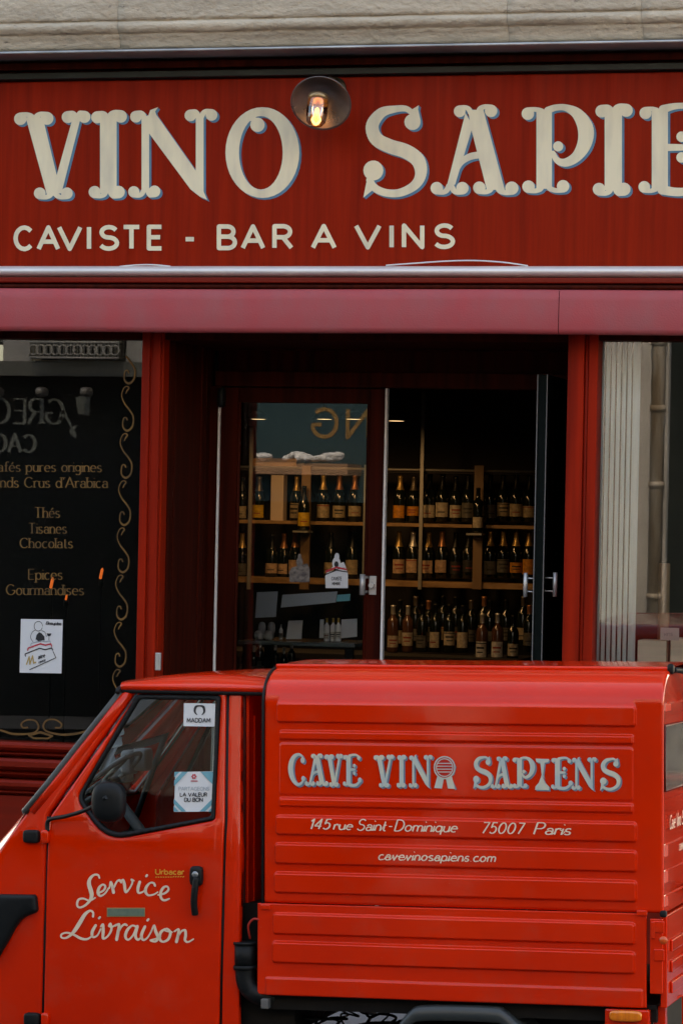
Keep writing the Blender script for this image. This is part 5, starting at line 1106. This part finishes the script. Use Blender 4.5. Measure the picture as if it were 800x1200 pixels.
# right window: blind slats, tube, boxes, price card
bl = thing('vertical_blind', 'white vertical slat blind at the left edge of the right shop window', 'blind', (X(722, 790, .2), .2, Z(722, 800, .2)))
SLAT = mat('white_slat', (.78, .94, .97), .45, col2=(.66, .84, .88), scale=(5, 5, 2))
for i in range(7):
    x0 = X(700.5 + i * 6.3, 590, .16); b = MB(); n = 8; wd = .017 if i < 6 else .033
    rows = [[(x0 + wd * (j / n - .0), .16 + .010 * math.sin(j / n * math.pi) + .006 * (j / n), z) for j in range(n + 1)] for z in (Z(722, 830, .16), ztop + .05)]
    b.grid(rows); b.build('slat', SLAT, bl)
b = MB(); b.box(X(697, 590, .16), X(748, 590, .16), .13, .21, ztop + .05, ztop + .10); b.build('head_rail', WHITE, bl)
def wbox(name, p0, p1, y, dep, m, lab, cat, bev=.003, grp=None):
    a, c = P(*p0, y), P(*p1, y); b = MB(); b.box(a.x, c.x, y, y + dep, a.z, c.z); return meta(b.build(name, m, bevel=bev), lab, cat, grp)
BOXM = mat('pale_box_card', (.90, .91, .80), .7, col2=(.78, .81, .70), scale=(4, 4, 60))
shz = Z(760, 800) - .02
wbox('wine_carton', (745.5, 800), (780.5, 751), .09, .16, BOXM, 'pale green white carton in the right window, left of the price card wire', 'carton', grp='pale cartons in the right window')
wbox('wine_carton', (784, 800), (826, 749), .09, .16, BOXM, 'pale green white carton in the right window, right of the price card wire', 'carton', grp='pale cartons in the right window')
a, c = P(776.5, 735, .47), P(777, 661, .47); b = MB(); r = 6.6 / 250; b.lathe([(.001, 0), (r - .003, 0), (r, .004), (r, c.z - a.z + .20), (r - .003, c.z - a.z + .204), (.001, c.z - a.z + .204)], (a.x, .47, a.z - .20), (0, 0, 1), 20)
o = b.build('wooden_tube', mat('light_tube_wood', (.40, .26, .15), .6, col2=(.3, .19, .11), scale=(20, 20, 3))); meta(o, 'upright light brown wooden tube standing behind the cartons in the right window', 'tube')
t = thing('price_card', 'small white price card on a thin black wire in the right window', 'price card', P(783, 800, .2))
b = MB(); a, c = P(773, 750, .08), P(795, 736, .08); b.box(a.x, c.x, .08, .084, a.z, c.z); cd = b.build('card', PAPER, t)
b = MB(); pc, wd = text('Rosé', 5, .7, .5, gap=.2, shear=.2) if False else text('vins', 5, .7, .5, gap=.2, shear=.2); paint(b, pc, lambda x, y: P(777 + x, 745 - y, .077)); b.build('writing', GREYINK, cd)
b = MB(); e = P(783.5, 750, .087); b.tube([(e.x, .087, e.z + .02), (e.x, .087, shz)], .0032, 6); b.build('wire', INK, t)

# ================================================================= ACROSS THE STREET (seen in the glass and the paint)
OW = 17.3
def O(px, py, g=GY): p = P(px, py, 2 * g + OW); return p.x, p.z
ob = thing('facing_building', 'sunlit pale stone building across the street, reflected in the left window with its balcony', 'building', (O(60, 500)[0], -OW, 0))
OST = mat('cream_facade', (.60, .58, .55), .85, col2=(.47, .45, .42), scale=(1.5, 1.5, 1.5), detail=7)
OST2 = mat('grey_facade', (.075, .085, .085), .85, col2=(.05, .058, .058), scale=(1.5, 1.5, 1.5), detail=7)
OBK = mat('black_shopfront', (.0012, .0022, .0025), .8, spec=.0)
xs0, xs1 = O(-320, 500)[0], O(250, 500)[0]; zt = O(60, 441)[1]
b = MB(); b.box(xs0 - 25, xs1, -OW - .5, -OW, zt + .35, 10); b.box(xs0 - 25, xs1, -OW - .5, -OW + .12, zt, O(60, 424)[1]); b.build('wall', OST2, ob)
b = MB(); b.box(xs0, xs1, -OW - .5, -OW + .02, -.5, zt); b.box(xs0 - 25, xs0, -OW - .5, -OW, -.5, zt + .35); b.build('black_shopfront', OBK, ob)
b = MB(); wx = lambda a: O(a, 410)[0]
for a, c in ((8, 40), (152, 184), (-120, -88)):
    b.box(wx(a), wx(c), -OW, -OW + .10, zt + .12, zt + 2.4); 
b.build('shutter', mat('white_shutter', (.20, .21, .22), .6), ob)
b = MB()
for a, c in ((42, 150),): b.box(wx(a), wx(c), -OW, -OW + .13, O(60, 424)[1] + .005, zt + 2.6)
b.build('window', mat('dark_window', (.01, .012, .014), .1), ob)
b = MB(); bx0, bx1 = wx(47), wx(150); bz = O(60, 423)[1] + .02; n = 26
for z in (bz, bz + .16, bz + .75): b.tube([(bx0, -OW + .3, z), (bx1, -OW + .3, z)], .014, 6)
for i in range(n + 1): b.tube([(bx0 + (bx1 - bx0) * i / n, -OW + .3, bz), (bx0 + (bx1 - bx0) * i / n, -OW + .3, bz + .75)], .009, 6)
for i in range(12):
    xc = bx0 + (bx1 - bx0) * (i + .5) / 12; b.tube([(xc + .05 * math.cos(q * math.pi / 5), -OW + .305, bz + .08 + .05 * math.sin(q * math.pi / 5)) for q in range(10)], .009, 6, closed=True)
for q, r in ((.33, .09), (.52, .09)):
    xc = bx0 + (bx1 - bx0) * .54; b.tube([(xc + r * 1.4 * math.cos(k * math.pi / 6), -OW + .305, bz + q + r * math.sin(k * math.pi / 6)) for k in range(12)], .018, 6, closed=True)
b.build('balcony_rail', mat('pale_iron', (.22, .23, .23), .5), ob)
OL = mat('pale_sign_letters', (.06, .075, .075), .6); b = MB()
for s_, p0, py, h in (('GREC', 75, 497, 27), ('CACAO', 42, 530, 19)):
    k = 1 / abs(O(0, 500)[0] - O(1, 500)[0]); pc, wd = text(s_, h / k, 4.4 / k, 1.6 / k, gap=.17, serif=True, xs=.85); x0, z0 = O(p0, py); paint(b, pc, lambda x, y: (x0 - x, -OW + .026, z0 + y))
x0, z0 = O(98, 487); k = abs(O(0, 500)[0] - O(1, 500)[0])
paint(b, [[(-10, 22), (-8, 0), (6, 2), (10, 20)]], lambda x, y: (x0 - x * k * .9, -OW + .026, z0 + y * k)); paint(b, ribbon([(14, -40, 3), (9, -46, 4), (14, -50, 3), (5, -33, 2.5), (0, -24, 3), (-4, -28, 3), (-2, -34, 2)], smooth=4), lambda x, y: (x0 + (x - 22) * k, -OW + .026, z0 + (y + 28) * k)); b.build('sign_lettering', OL, ob)
b = MB()
for px in (3, 55, 107): x, z = O(px, 460); b.sup((x, -OW + .15, z), (.05, .12, .05), .7)
b.build('sign_spotlight', mat('spot_grey', (.15, .15, .15), .4, metal=.5), ob)
o2 = thing('facing_shop', 'teal shop front with gold letters and pale drainpipe wall, reflected from across the street', 'shop', (O(500, 500)[0], -OW, 0))
xb0, xb1 = xs1 + .002, O(736, 500)[0]
TEAL = mat('teal_shopfront', (.035, .075, .09), .7, spec=.1, col2=(.03, .065, .08), scale=(3, 3, 3))
zsg = O(360, 588, DY)[1]
b = MB(); b.box(xb0, xb1, -OW - .5, -OW + .03, zsg, 4.6); b.build('fascia', TEAL, o2)
b = MB(); b.box(xb0, xb1, -OW - .5, -OW + .0, -.5, zsg); b.build('shop_windows', OBK, o2)
b = MB(); b.box(xb0, xb1, -OW - .5, -OW, 4.6, 10)
px0, px1 = O(736, 500)[0], O(784, 500)[0]; b.box(px0, px1, -OW - .5, -OW + .12, -.5, 10); b.box(O(700, 500)[0], px0, -OW + .02, -OW + .06, -.5, 10)
b.box(px1, px1 + 30, -OW - .5, -OW, 4.2, 10); b.build('wall', OST, o2)
b = MB(); b.box(px1, px1 + 30, -OW - .5, -OW, -.5, 4.2); b.build('dark_green_front', mat('dark_green_front', (.006, .016, .016), .5), o2)
b = MB()
pipe = O(774, 500)[0]
b.tube([(pipe, -OW + .22, -.5), (pipe, -OW + .22, 10)], .07, 12)
for z in (1.2, 2.3, 3.05, 3.7): b.tube([(pipe, -OW + .22, z), (pipe, -OW + .22, z + .06)], .082, 12)
b.build('drainpipe', mat('stained_pipe', (.55, .50, .43), .7, col2=(.26, .19, .12), scale=(9, 9, 1.5)), o2)
b = MB(); x0, z0 = O(404, 513, DY); k = abs(O(0, 500, DY)[0] - O(1, 500, DY)[0])
pc, wd = text('NG', 30 * k, 4.5 * k, 4.0 * k, gap=.3); x0, z0 = O(440, 513, DY); 
pcG, _ = text('G', 30 * k, 4.5 * k, 4.0 * k); xg, _ = O(395, 513, DY)
pcN, _ = text('N', 30 * k, 4.5 * k, 4.0 * k); xn, _ = O(432, 513, DY)
paint(b, pcG, lambda x, y: (xg - x, -OW + .034, z0 + y)); paint(b, pcN, lambda x, y: (xn - x, -OW + .034, z0 + y)); b.build('gold_lettering', mat('sign_gold', (.26, .15, .05), .6), o2)
b = MB(); rng = random.Random(5)
for i in range(110):
    t_ = rng.random(); hgt = 6.5 * (.55 + .45 * math.sin(t_ * 9)) * (1 if t_ > .12 else .5); x, z = O(351 + t_ * 62, 539.5 - rng.random() * hgt, DY); b.sup((x, -OW + .4 + rng.uniform(0, .2), z), (.042, .05, .032), .9, 8, 6)
for px in (305, 325):
    for i in range(12): x, z = O(px + rng.uniform(-6, 6), 538.5 - rng.random() * 5, DY); b.sup((x, -OW + .4 + rng.uniform(0, .15), z), (.04, .05, .03), .9, 8, 6)
b.build('white_flowers', mat('white_blossom', (.75, .75, .75), .8), o2)
b = MB(); xa, z = O(300, 545, DY); xb_, _ = O(424, 545, DY); b.box(xa, xb_, -OW + .03, -OW + .6, z - .10, z + .02); b.build('flower_ledge', mat('terracotta_ledge', (.35, .20, .12), .7), o2)
